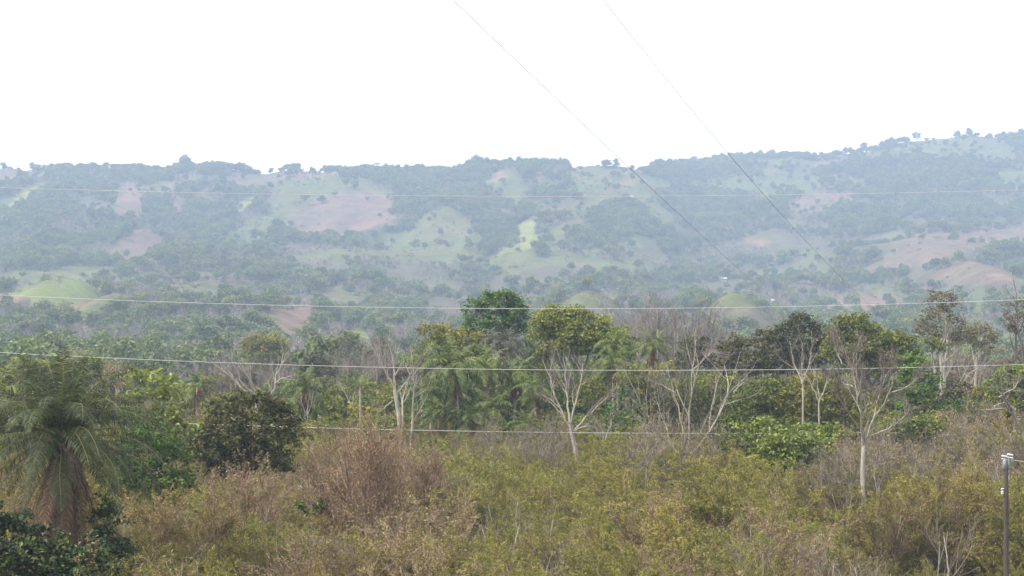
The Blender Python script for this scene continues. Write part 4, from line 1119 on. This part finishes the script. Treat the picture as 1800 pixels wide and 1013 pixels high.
# ------------------------------------------------------------------ palms
def frond_mesh(name, L, a0, bend, n=40, ll=.8, mat='palm', w=.05, droop=.6, dead=False, fluffy=.25, seg=2, rr=.03):
    """a pinnate leaf in the local xz plane: leaves the origin at elevation a0 (deg) and bends down by bend (deg) along its length"""
    k = 12; s = np.linspace(0, 1, k)
    a = np.radians(a0 - bend * s ** 1.25)
    step = L / (k - 1)
    P = np.zeros((k, 3))
    for i in range(1, k):
        P[i] = P[i - 1] + step * np.array([math.cos(a[i - 1]), 0, math.sin(a[i - 1])])
    P[:, 1] += np.cumsum(rng.normal(0, .012 * L / k, k))
    g = Geo(); tubes(g, P, rr * (1 - .8 * s), 4, .5, 1)
    t = .14 + .86 * (np.arange(n) + rng.random(n)) / n
    x = t * (k - 1); i = np.minimum(x.astype(int), k - 2); fr = (x - i)[:, None]
    st = P[i] * (1 - fr) + P[i + 1] * fr; tg = unit(P[i + 1] - P[i])
    nr = np.cross(tg, np.array([0, 1.0, 0])); nr = unit(nr); nr[nr[:, 2] < 0] *= -1
    for side in (-1, 1):
        fwd = rng.uniform(.35, .75, (n, 1)); up = rng.normal(.12, fluffy, (n, 1))
        d = unit(side * np.array([0, 1.0, 0]) + fwd * tg + up * nr)
        l = (ll * np.sin(np.clip(t, 0, 1) * 2.7 + .25) * rng.uniform(.8, 1.15, n))[:, None]; l = np.maximum(l, ll * .22)
        wv = unit(np.cross(d, nr) + rng.normal(0, .25, (n, 3))) * w
        pts = [st]
        dd = d
        for q in range(seg):
            dd = unit(dd - np.array([0, 0, 1.0]) * droop * (.5 + q))
            pts.append(pts[-1] + dd * l / seg)
        ws = [.35, 1.0, .12] if seg == 2 else [.4, .1]
        Vs = np.concatenate([np.stack([p - wv * c * .5, p + wv * c * .5], 1) for p, c in zip(pts, ws)], 1)
        m_ = Vs.shape[1]
        b = np.arange(n)[:, None] * m_
        Q = np.concatenate([b + np.array([2 * q, 2 * q + 1, 2 * q + 3, 2 * q + 2]) for q in range(seg)], 1).reshape(-1, 4)
        tt = np.repeat(rng.random(n) * .6 + .4 * (1 - t), seg)
        g.add(Vs.reshape(-1, 3), Q, np.clip(tt, 0, 1))
    return g.mesh(name, [M[mat], M['rachis'] if not dead else M['palmdead']])

# the large palm at the left
def big_palm():
    Y = 60.0; p = at(112, 772, Y); zb = hz(p[0], Y); base = np.array([p[0], Y, zb])
    H = p[2] - zb
    t = thing('palm_tree', 'large palm with drooping feathery fronds and a brown skirt of dead leaves', 'palm', tuple(base))
    g = Geo(); s = np.linspace(0, 1, 14)
    P = np.stack([.12 * np.sin(s * 2), 0 * s, -.4 + (H + .3) * s], -1); R = .42 + .04 * np.sin(s * 60) + .1 * (s > .8)
    tubes(g, P, R, 12); obj('trunk', g.mesh('trunk', M['palmtrunk'], True), t)
    fm = {}
    for key, args in dict(up=(4.0, 84, 50), up2=(4.2, 74, 76), arch=(4.5, 60, 106), arch2=(4.5, 46, 102), low=(4.5, 26, 92), low2=(4.4, 8, 76), low3=(4.2, -14, 54)).items():
        fm[key] = [frond_mesh('frond', args[0] * f, args[1], args[2], 84, .68, 'palmbig', .027, .5, fluffy=.3, rr=.03) for f in (1, .93)]
    g0 = 0
    # (key, count)
    for key, cnt in (('up', 7), ('up2', 11), ('arch', 14), ('arch2', 14), ('low', 14), ('low2', 13), ('low3', 11)):
        off = rng.uniform(0, 6.28)
        for i in range(cnt):
            az = off + i * 6.283 / cnt + rng.normal(0, .18)
            o = obj('frond', fm[key][i % 2], t, (.15 * math.cos(az), .15 * math.sin(az), H + rng.uniform(-.25, .1)), (rng.normal(0, .12), rng.normal(0, .06), az), rng.uniform(.9, 1.08))
            if key == 'up': o['label'] = 'upright young frond'
    # dead fronds: hanging skirt
    dm = [frond_mesh('dead_frond', L, a, b, 50, .55, mt_, .026, .45, True, .5, rr=.03) for L, a, b, mt_ in ((4.4, -58, 30, 'palmdead'), (4.0, -66, 22, 'scrubred'), (4.7, -50, 38, 'scrubred'), (4.3, -62, 27, 'palmdead'))]
    for i in range(60):
        az = i * 2.39996 + rng.normal(0, .1)
        o = obj('dead_frond', dm[i % 4], t, (.3 * math.cos(az), .3 * math.sin(az), H - rng.uniform(.2, .9)), (rng.normal(0, .1), rng.normal(0, .04), az), (rng.uniform(.35, .75), .8, rng.uniform(.75, 1.08)))
        if i == 0: o['label'] = 'reddish-brown dead frond hanging in the skirt'
    # leaf-base stubs, spear and a fruit stalk
    for i in range(26):
        az = i * 2.39996; z = H - .15 - (i / 26) * .9
        g = Geo(); d = np.array([math.cos(az), math.sin(az), 0])
        tubes(g, np.array([d * .25 + [0, 0, z], d * .5 + [0, 0, z + .25], d * .68 + [0, 0, z + .6]]), np.array([.09, .06, .035]), 5)
        obj('leaf_base', g.mesh('leaf_base', M['palmdead']), t)
    g = Geo(); tubes(g, np.array([[0, 0, H], [.02, .02, H + 1.2], [.05, 0, H + 2.6]]), np.array([.06, .05, .012]), 5)
    obj('spear_leaf', g.mesh('spear_leaf', M['rachis']), t)
    g = Geo(); tubes(g, np.array([[-.1, -.3, H - .2], [-.25, -.9, H + .15], [-.3, -1.2, H - .05]]), np.array([.05, .06, .1]), 6)
    obj('fruit_stalk', g.mesh('fruit_stalk', flat_mat('rusty_fruit_stalk', (.36, .1, .07))), t)
big_palm()

# palms of the grove
PF = {}
for mt in ('palm', 'palmlight', 'palmgrey'):
    PF[mt] = dict(
        up=[frond_mesh('frond', L, a, b, 30, .62, mat=mt, w=.075, droop=.5, rr=.035) for L, a, b in ((2.9, 78, 70), (2.8, 66, 100))],
        arch=[frond_mesh('frond', L, a, b, 30, .62, mat=mt, w=.075, droop=.6, rr=.035) for L, a, b in ((3.0, 48, 118), (2.9, 36, 112), (3.0, 55, 135))],
        low=[frond_mesh('frond', L, a, b, 30, .6, mat=mt, w=.075, droop=.7, rr=.035) for L, a, b in ((2.8, 14, 98), (2.7, -5, 80))])
DF = [frond_mesh('dead_frond', L, a, b, 22, .42, 'palmdead', .07, 1.2, True, .3, rr=.03) for L, a, b in ((2.4, -50, 38), (2.8, -62, 26), (2.0, -40, 46))]
def palm(label, x, y, rad, Y, mat='palm', skirt=8, orange=0, trunk='palmtrunk', tr=.14, group=None, lean=0., n=(7, 11, 9), stiff=False):
    p = at(x, y, Y); xb = p[0] + lean; zb = hz(xb, Y); H = p[2] - zb; s = (rad / F * Y) / 2.15
    t = thing('palm_tree', label, 'palm', (xb, Y, zb), group)
    q = np.linspace(0, 1, 9); P = np.stack([-lean * q ** 1.5, 0 * q, -.3 + (H + .3) * q], -1)
    g = Geo(); tubes(g, P, tr * (1.15 - .3 * q), 7); obj('trunk', g.mesh('trunk', M[trunk], True), t)
    if skirt:
        g = Geo(); qq = np.linspace(0, 1, 8)
        tubes(g, np.stack([-lean + 0 * qq, 0 * qq, H - .1 - qq * 1.7 * s], -1), tr * (1.75 + .3 * np.sin(qq * 25)) * (1 - .35 * qq), 7)
        obj('leaf_sheath', g.mesh('leaf_sheath', M['palmskirt']), t)
    top = (-lean, 0, H)
    for key, cnt in zip(('up', 'arch', 'low'), n):
        off = rng.uniform(0, 6.28); ms = PF[mat][key]
        for i in range(cnt):
            az = off + i * 6.283 / max(cnt, 1) + rng.normal(0, .25)
            obj('frond', ms[i % len(ms)], t, top, (rng.normal(0, .14), rng.normal(0, .1), az), s * rng.uniform(.85, 1.12))
    for i in range(skirt):
        az = i * 2.4 + rng.normal(0, .2)
        obj('dead_frond', DF[i % 3], t, (top[0], 0, H - .1), (rng.normal(0, .1), 0, az), (s * .75, s * .9, s * rng.uniform(.8, 1.2)))
    for i in range(orange):
        g = Geo(); az = rng.uniform(3.6, 5.8); d = np.array([math.cos(az), math.sin(az), 0])
        st = np.array(top) + np.array([0, 0, -.3 * s])
        tubes(g, np.array([st, st + d * .5 * s + [0, 0, .1], st + d * .75 * s + [0, 0, -.35], st + d * .8 * s + [0, 0, -.75 * s]]), np.array([.03, .06, .11, .03]) * s, 5)
        obj('fruit_bunch', g.mesh('fruit_bunch', M['fruitdull']), t)
    return t
palm('tallest front palm of the grove with an orange hanging bunch and shaggy brown trunk', 796, 652, 58, 126, skirt=12, orange=1, lean=.9)
palm('light green palm right behind the tallest front palm of the grove', 856, 650, 42, 140, 'palmlight', skirt=8)
palm('grey withered palm under the dense dark dome-topped tree', 888, 612, 44, 156, 'palmgrey', skirt=6, n=(8, 12, 10), tr=.2)
palm('short dark palm at the left foot of the grove', 772, 730, 42, 128, skirt=5)
palm('short palm low in the middle of the grove, fronds down to the scrub', 828, 742, 38, 126, skirt=4)
palm('palm with a yellowing fallen frond low in the grove', 866, 722, 38, 138, skirt=5, orange=1)
palm('palm with a pale slender trunk in the right half of the grove', 905, 668, 40, 142, 'palmlight', skirt=8)
palm('dark palm with a reddish shaggy trunk at the right end of the grove', 942, 690, 38, 138, skirt=10)
palm('bluish-green palm behind the right end of the grove', 962, 628, 38, 158, 'palmlight', skirt=4)
palm('low palm at the right foot of the grove', 925, 752, 32, 132, skirt=3)
palm('green palm standing against the wide yellow-green tree', 1086, 606, 38, 146, 'palmlight', skirt=4)
palm('palm just below the one against the wide yellow-green tree', 1078, 642, 36, 140, skirt=6)
palm('palm with a red-brown trunk right of the wide yellow-green tree', 1146, 612, 34, 142, skirt=8, trunk='palmskirt', tr=.2)
palm('half-hidden palm with an orange tip behind the vase-shaped bare tree', 1040, 668, 30, 152, skirt=5, orange=1)
palm('squat palm with orange fruit at the left, behind the reddish bare tree', 536, 688, 42, 142, skirt=9, orange=2)
palm('small dark palm with a shaggy orange trunk left of the dark bushy tree', 348, 678, 34, 168, skirt=9, orange=1, trunk='palmskirt', tr=.22, n=(5, 8, 3))
palm('sparse yellow-green palm left of the pair-trunked bare tree', 634, 680, 26, 146, 'palmlight', skirt=0, n=(3, 5, 2))
palm('palm with a yellowish crown behind the slim straight pale trunk', 742, 636, 36, 142, 'palmlight', skirt=6)
palm('palm crown showing between the slim pale trunk and the tallest front palm', 758, 690, 32, 136, skirt=6)
palm('palm at the left picture edge, its fronds reaching behind the large palm', -14, 706, 78, 88, skirt=4)
palm('small low palm at the base of the wide bare tree', 1250, 838, 24, 104, 'palmlight', skirt=0, n=(5, 7, 3), tr=.08)
palm('palm with a dull crown between the wide bare tree and the half-hidden palm', 1118, 668, 30, 150, skirt=5)
palm('little palm in the gap under the small dark palm at the left', 372, 722, 22, 150, skirt=0, n=(4, 6, 3), tr=.1)
palm('palm hidden low behind the foot of the tallest front palm', 800, 705, 34, 150, skirt=5)

# ------------------------------------------------------------------ scrub of the foreground
def shrub_mesh(H, nst, leafmat, n_leaf, leaf, twig, spread=26, asp=.3, arch=.12, l2=6, l3=4, droop=.2):
    t = Geo()
    a = rng.uniform(0, 6.283, nst); r = rng.uniform(0, .35, nst)
    st = np.stack([r * np.cos(a), r * np.sin(a), np.full(nst, -.2)], -1)
    th = np.radians(np.abs(rng.normal(0, spread, nst)))
    d = np.stack([np.cos(a) * np.sin(th), np.sin(a) * np.sin(th), np.cos(th)], -1)
    P, R = grow(st, d, H * rng.uniform(.75, 1.12, nst), .026, .01, 7, .07, .04, arch * 2)
    tubes(t, P, R, 4)
    P1, R1 = spawn(P, R, l2, .3, 1, 30, .42, .7, 5, .1, .05, down_end=arch); tubes(t, P1, np.maximum(R1, .007), 3)
    P2, R2 = spawn(P1, R1, l3, .15, 1, 36, .55, .7, 4, .12, .03, down_end=arch); tubes(t, P2, np.maximum(R2, .0055), 3)
    g = Geo()
    if n_leaf:
        m, k, _ = P2.shape
        j = rng.integers(0, m, n_leaf); x = rng.random(n_leaf) * (k - 1.001); i = x.astype(int); fr = (x - i)[:, None]
        pts = P2[j, i] * (1 - fr) + P2[j, i + 1] * fr + rng.normal(0, .05, (n_leaf, 3))
        D = unit(P2[j, i + 1] - P2[j, i])
        tt = np.clip(rng.random(m)[j] * .55 + rng.random(n_leaf) * .45, 0, 1)
        leafq(g, pts, leaf, asp, .4, droop, tt, 0, .4, D)
    return (t.mesh('stems', M[twig]), g.mesh('foliage', M[leafmat]) if n_leaf else None, join_mesh('undergrowth_shrub', [t, g], [M[twig], M[leafmat]]) if n_leaf else join_mesh('undergrowth_shrub', [t], [M[twig]]))
SK = {
    'green': [shrub_mesh(3.4, 15, 'scrubgreen', 12500, .105, 'twig'), shrub_mesh(3.0, 17, 'scrubgreen', 13500, .10, 'twig', 32), shrub_mesh(3.6, 13, 'scrubgreen', 11500, .11, 'twiggrey', 24)],
    'olive': [shrub_mesh(3.2, 15, 'scrubolive', 10500, .105, 'twig'), shrub_mesh(3.0, 16, 'scrubolive', 11500, .10, 'twig', 32)],
    'dry': [shrub_mesh(3.2, 16, 'scrubdry', 5000, .10, 'twigred'), shrub_mesh(3.4, 16, 'scrubred', 4200, .10, 'twigred', 22), shrub_mesh(3.0, 18, 'scrubdry', 3600, .10, 'twig', 30)],
    'bare': [shrub_mesh(3.4, 15, 'scrubdry', 900, .10, 'twiggrey', 26, l2=7, l3=5), shrub_mesh(3.2, 15, 'scrubdry', 900, .10, 'twig', 30, l2=7, l3=5)],
}
SLAB = {'green': ('feathery yellow-green shrub in the scrub that fills the front of the view', 'feathery yellow-green scrub'),
        'olive': ('dull olive fine-leaved shrub in the scrub that fills the front of the view', 'dull olive scrub'),
        'dry': ('reddish-brown dry twiggy shrub in the scrub that fills the front of the view', 'reddish-brown dry scrub'),
        'bare': ('grey leafless twiggy shrub in the scrub that fills the front of the view', 'grey leafless scrub')}
flatlist = [(k, i) for k in SK for i in range(len(SK[k]))]
sprotos = [bpy.data.objects.new('undergrowth_proto_%d' % i, SK[k][j][2]) for i, (k, j) in enumerate(flatlist)]
def brown_share(x, Y):
    """where the scrub is brown rather than green, over the ground"""
    u = (x - 900) / F
    n = fbm(np.array([u * 700 / 9 + 40]), np.array([Y / 9.0]), 12, 3)[0]
    b = .41 + (n - .5) * 2.0
    b += .36 * math.exp(-((x - 640) / 130) ** 2) * (1 if Y < 100 else .5)
    b += .2 * math.exp(-((x - 1650) / 130) ** 2)
    b -= .35 * math.exp(-((x - 930) / 160) ** 2) * (1 if Y > 75 else .4)
    b -= .15 * math.exp(-((x - 1300) / 120) ** 2)
    return b
cand = []
Yv = 47.0
while Yv < 138:
    stepx = 1.75 if Yv < 90 else 2.1
    half = Yv * .335 + 5
    for xv in np.arange(-half, half, stepx):
        cand.append((xv + rng.uniform(-.8, .8), Yv + rng.uniform(-.9, .9)))
    Yv += 2.3 if Yv < 80 else 3.2
cand = np.array(cand)
S = []
for X, Y in cand:
    x = 900 + X / Y * F
    if x < 215 and Y < 66: continue                      # the palm and its dark bushes stand here
    if abs(x - 1767) < 190 and Y < 72: continue           # cleared round the pole
    b = brown_share(x, Y) + rng.normal(0, .16)
    right = x > 1540 and Y > 88
    if b > .95 or (right and rng.random() < .55): kd = 'bare' if rng.random() < .5 else 'dry'
    elif b > .6: kd = 'dry' if rng.random() < .7 else 'bare'
    elif b > .3: kd = 'olive'
    else: kd = 'green'
    hgt = rng.uniform(.68, 1.2) + (.25 if rng.random() < .1 else 0)
    # canopy profile: height against distance
    hgt *= np.interp(x, [0, 250, 400, 560, 800, 1100, 1300, 1500, 1800], [1.0, 1.05, .95, 1.05, 1.0, 1.0, 1.0, 1.05, 1.1])
    hgt *= np.interp(Y, [47, 60, 80, 138], [.95, 1.0, 1.12, 1.05])
    if abs(x - 1522) < 70 and Y < 83: hgt *= .55
    if abs(x - 1012) < 60 and Y < 124: hgt *= .75
    if abs(x - 1205) < 50 and Y < 118: hgt *= .75
    if right: hgt *= 1.25
    S.append((X, Y, kd, int(rng.integers(0, len(SK[kd]))), hgt, rng.uniform(0, 6.28)))
print('shrubs', len(S))
inview = [i for i, s in enumerate(S) if -10 < 900 + s[0] / s[1] * F < 1810 and 600 - (3.6 * s[4] - EYE) / s[1] * F < 1020]
inview.sort(key=lambda i: S[i][1])
soloS = set(inview[:290])
rest = []
for i, (X, Y, kd, j, h, rz) in enumerate(S):
    z = hz(X, Y)
    if i in soloS:
        st_, fo, _ = SK[kd][j]
        t = thing('shrub', SLAB[kd][0], 'shrub', (X, Y, z), SLAB[kd][1], rz, (h, h, h))
        obj('stems', st_, t)
        if fo: obj('foliage', fo, t)
    else:
        rest.append((X, Y, z, flatlist.index((kd, j)), rz, h))
# low undergrowth beneath the shrubs and on to the tree line
Yv = 46.0
while Yv < 260:
    half = Yv * .35 + 5; stp = 2.2 if Yv < 140 else 4.0
    for xv in np.arange(-half, half, stp):
        X = xv + rng.uniform(-1, 1); Y = Yv + rng.uniform(-1, 1)
        if abs(900 + X / Y * F - 1767) < 110 and Y < 71: continue
        h = rng.uniform(.35, .6) if Y < 140 else rng.uniform(.6, 1.3)
        rest.append((X, Y, hz(X, Y), int(rng.choice([0, 1, 3, 4, 5, 7])), rng.uniform(0, 6.28), h))
    Yv += 2.6 if Yv < 140 else 5.0
rest = np.array(rest)
scatter('undergrowth', sprotos, rest[:, :3], rest[:, 3].astype(int), rest[:, 4], rest[:, 5][:, None] * np.ones(3))

# thin pale stems that stand up out of the scrub
TS = []
for i in range(4):
    g1, g2 = Geo(), Geo()
    P, R = grow(np.array([[0, 0, -.2], [.1, .1, -.2]]), [[.1, 0, 1], [-.2, .1, 1]], 4.2, .035, .014, 8, .07, .05); tubes(g1, P, R, 5)
    P1, R1 = spawn(P, R, 7, .35, 1, 34, .4, .6, 5, .1, .05); tubes(g2, P1, np.maximum(R1, .008), 3)
    P2, R2 = spawn(P1, R1, 3, .2, 1, 38, .5, .6, 4, .1, .05); tubes(g2, P2, np.maximum(R2, .006), 3)
    TS.append((g1.mesh('stem', M['barkpale']), g2.mesh('twigs', M['twiggrey'])))
for i in range(64):
    Y = rng.uniform(54, 116); x = rng.uniform(230, 1750)
    if abs(x - 1767) < 90 and Y < 72: continue
    X = (x - 900) / F * Y
    t = thing('bare_sapling', 'thin pale leafless stem standing up out of the front scrub', 'sapling', (X, Y, hz(X, Y)), 'thin pale stems in the front scrub', rng.uniform(0, 6.28), rng.uniform(.8, 1.15))
    obj('stem', TS[i % 4][0], t); obj('twigs', TS[i % 4][1], t)

# large reddish twiggy tree of the left centre, and smaller ones around
def twig_tree(label, x, ytop, Y, spread, leafmat='scrubred', nl=9000, bark='barkbrown', trunks=4, twig='twigred', group=None):
    X = (x - 900) / F * Y; zb = hz(X, Y); H = EYE + (600 - ytop) / F * Y - zb
    t = thing('twiggy_tree', label, 'tree', (X, Y, zb), group)
    nl = int(nl * .75)
    a = rng.uniform(0, 6.28, trunks); th = np.radians(rng.uniform(4, spread, trunks))
    P, R = grow(np.stack([.15 * np.cos(a), .15 * np.sin(a), np.full(trunks, -.3)], -1), np.stack([np.cos(a) * np.sin(th), np.sin(a) * np.sin(th), np.cos(th)], -1), H * .8, .085, .03, 9, .05, .05)
    for i in range(trunks):
        g = Geo(); tubes(g, P[i], R[i], 6); obj('trunk', g.mesh('trunk', M[bark], True), t)
    g = Geo()
    P1, R1 = spawn(P, R, 13, .28, 1, 32, .42, .6, 7, .06, .06); tubes(g, P1, np.maximum(R1, .012), 4)
    P2, R2 = spawn(P1, R1, 8, .2, 1, 32, .5, .6, 5, .08, .06); tubes(g, P2, np.maximum(R2, .008), 3)
    P3, R3 = spawn(P2, R2, 5, .2, 1, 34, .55, .6, 4, .1, .05); tubes(g, P3, np.maximum(R3, .006), 3)
    obj('crown', g.mesh('crown', M[twig]), t)
    g = Geo(); e = P3.reshape(-1, 3); pts = e[rng.integers(0, len(e), nl)] + rng.normal(0, .06, (nl, 3))
    leafq(g, pts, .11, .32, .4, .3); obj('foliage', g.mesh('foliage', M[leafmat]), t)
    return t
twig_tree('tall reddish-brown twiggy tree left of the centre, nearly leafless', 655, 722, 73, 17, nl=13000, trunks=5)
twig_tree('shorter reddish twiggy tree leaning left of the tall reddish one', 585, 768, 76, 22, nl=7000)
twig_tree('reddish twiggy tree between the tall reddish one and the palms', 715, 770, 78, 22, nl=6000)
twig_tree('small pinkish twiggy tree behind the dark round bushy tree', 455, 812, 70, 24, 'scrubdry', 4000)
twig_tree('brown twiggy tree low at the middle right of the scrub', 1165, 852, 72, 26, 'scrubdry', 5000)
twig_tree('brown twiggy tree under the straight trunk of the fan-crowned bare tree', 1440, 800, 86, 26, 'scrubdry', 2500, 'barkgrey', 5, 'twiggrey')
twig_tree('grey twiggy tree with crossing stems right of the straight pale trunk', 1600, 790, 92, 26, 'scrubdry', 2200, 'barkgrey', 6, 'twiggrey')
twig_tree('grey twiggy tree behind the pole', 1690, 770, 96, 24, 'scrubolive', 3500, 'barkpale', 6, 'twiggrey')
twig_tree('grey-brown twiggy tree at the picture edge behind the pole top', 1790, 775, 94, 24, 'scrubdry', 3000, 'barkpale', 6, 'twiggrey')
twig_tree('feathery olive small tree low in the right-hand scrub', 1560, 850, 74, 26, 'scrubgreen', 9000, 'barkgrey')
twig_tree('feathery olive small tree rising left of the tall reddish one', 345, 850, 66, 28, 'scrubolive', 10000, 'barkgrey')
twig_tree('feathery yellow-green small tree in the middle of the scrub', 960, 838, 84, 28, 'scrubgreen', 12000, 'barkgrey')
twig_tree('feathery yellow-green small tree right of the middle of the scrub', 1290, 846, 76, 28, 'scrubgreen', 12000, 'barkgrey')

# ------------------------------------------------------------------ metal sheet standing in for an unidentified pale spot
p = at(522, 858, 101); zg = hz(p[0], 101)
def sheet():
    t = thing('corrugated_sheet', 'pale metal roof sheet among the scrub below the dark bushy tree', 'roof sheet', (p[0], 101, p[2]), None, .15)
    g = Geo(); n = 18; xs = np.linspace(-.7, .7, n); zz = .02 * np.sin(np.arange(n) * math.pi / 2 * 1.0)
    V = [(x, y, z + y * .35) for y in (-.5, .5) for x, z in zip(xs, zz)]
    V += [(x, y, z + y * .35 - .01) for y in (-.5, .5) for x, z in zip(xs, zz)]
    Q = [(i, i + 1, n + i + 1, n + i) for i in range(n - 1)] + [(2 * n + i, 3 * n + i, 3 * n + i + 1, 2 * n + i + 1) for i in range(n - 1)]
    g.add(V, Q); obj('sheet', g.mesh('sheet', M['roofsheet']), t)
    for sx in (-.6, .6):
        for sy in (-.42, .42):
            g = Geo(); tubes(g, np.array([[sx, sy, sy * .35 - .03], [sx, sy, zg - p[2] - .2]]), np.array([.04, .05]), 6)
            obj('post', g.mesh('post', M['barkbrown']), t)
sheet()

# ------------------------------------------------------------------ utility pole
def pole():
    Y = 70.0; top = at(1768, 826, Y); zb = hz(top[0], Y); H = top[2] - zb
    t = thing('utility_pole', 'dark wooden utility pole with two white insulators on grey steel mounts', 'pole', (top[0], Y, zb))
    k = 12; s = np.linspace(0, 1, k)
    g = Geo(); tubes(g, np.stack([.02 * np.sin(s * 3), 0 * s, -.5 + (H + .5) * s], -1), .125 - .03 * s, 14)
    capg = H
    obj('post', g.mesh('post', M['polewood'], True), t)
    U = Y / F
    # grey cylinder sleeve on the top
    def cyl(P, R, n=12): 
        g = Geo(); tubes(g, np.array(P, float), np.array(R, float), n); return g
    a = cyl([(-.06, 0, H - .06), (-.06, 0, H), (-.05, 0, H + .5), (-.04, 0, H + .52)], [.0, .1, .085, .0]); obj('fuse_housing', a.mesh('fuse_housing', M['steel'], True), t)
    a = cyl([(.1, 0, H - .04), (.1, 0, H), (.12, 0, H + .58), (.12, 0, H + .6)], [0, .055, .05, 0]); obj('arrester', a.mesh('arrester', M['steel'], True), t)
    for x0, x1, z, zz in ((-.2, .06, H + .6, .0), (.05, .32, H + .67, .02)):
        # two ridged porcelain bars, one above the other, on a small bracket
        for dz, lab in ((0, None), (-.13, None)):
            n = 17; q = np.linspace(0, 1, n)
            P = np.stack([x0 + (x1 - x0) * q, 0 * q - .02, z + dz - .05 * q + .02], -1)
            R = np.where(np.arange(n) % 2 == 0, .055, .036) * (1 if dz == 0 else .8); R[0] = R[-1] = .001
            a = cyl(P, R); obj('insulator', a.mesh('insulator', M['porcelain'], True), t)
        a = cyl([((x0 + x1) / 2, 0, z - .3), ((x0 + x1) / 2, 0, z + .02)], [.02, .02], 6); obj('bracket', a.mesh('bracket', M['steel']), t)
    for dz in (.0, -.12, -.2):
        a = cyl([(-.1, -.05, H - .85 + dz), (-.17, -.07, H - .84 + dz), (-.24, -.08, H - .86 + dz)], [.02, .045, .03], 8); obj('insulator', a.mesh('insulator', M['porcelain'], True), t)
    a = cyl([(-.02, 0, H - .8), (-.2, -.08, H - .92)], [.015, .015], 6); obj('bracket', a.mesh('bracket', M['steel']), t)
    # short line leading off the pole
    c0 = np.array([top[0] + .15, Y, top[2] + .45]); c1 = np.array([top[0] + 9, Y + 1, top[2] + .9])
    q = np.linspace(0, 1, 20)[:, None]; P = c0 + (c1 - c0) * q; P[:, 2] -= 1.3 * 4 * q[:, 0] * (1 - q[:, 0]) * .35
    g = Geo(); tubes(g, P, np.full(20, .016), 5)
    w = obj('wire', g.mesh('wire', M['wire'])); tag(w, 'short sagging wire leading off the top of the utility pole', 'wire')
pole()

# ------------------------------------------------------------------ overhead lines
def wire(label, pts, Ys, rad, mat, group=None):
    P = np.array([at(x, y, Y) for (x, y), Y in zip(pts, Ys)])
    # smooth curve through the points by a quadratic / cubic fit over the parameter
    d = np.r_[0, np.cumsum(np.linalg.norm(np.diff(P, axis=0), axis=1))]; d /= d[-1]
    deg = min(3, len(P) - 1); s = np.linspace(-.02, 1.02, 90)
    Q = np.stack([np.polyval(np.polyfit(d, P[:, i], deg), s) for i in range(3)], -1)
    g = Geo(); tubes(g, Q, np.full(len(Q), rad), 6)
    return tag(obj('power_line', g.mesh('power_line', M[mat], True)), label, 'wire', group)
def hwire(label, y0, ym, y1, Y, rad):
    # parabola through x = 0, 900, 1800, carried on past both sides of the view
    a = (y0 + y1 - 2 * ym) / 2; b = (y1 - y0) / 2
    xs = np.array([-1500, -500, 0, 450, 900, 1350, 1800, 2400, 3300]); q = (xs - 900) / 900.0
    ys = ym + b * q + a * q * q
    wire(label, list(zip(xs, ys)), [Y] * len(xs), rad, 'wire')
hwire('highest horizontal power line, crossing the blue hills', 330, 345.5, 334, 112, .016)
hwire('second horizontal power line from the top, crossing the lower slopes', 519, 543, 527, 112, .019)
hwire('third horizontal power line from the top, along the tree tops', 620, 650, 641, 112, .019)
hwire('lowest horizontal power line, crossing the trunks of the palms', 731, 759.5, 757, 112, .017)
wire('thin dark cable falling from the top centre to the valley woods', [(700, -95), (790, 0), (900, 98), (1085, 272), (1200, 385), (1300, 475), (1385, 548), (1440, 590)], [70, 80, 95, 130, 165, 215, 300, 400], .02, 'darkwire')
wire('thin dark cable falling on the right to the valley woods', [(985, -95), (1057, 0), (1165, 128), (1290, 278), (1380, 388), (1480, 490), (1550, 556), (1600, 600)], [70, 80, 95, 130, 165, 215, 300, 400], .018, 'darkwire')
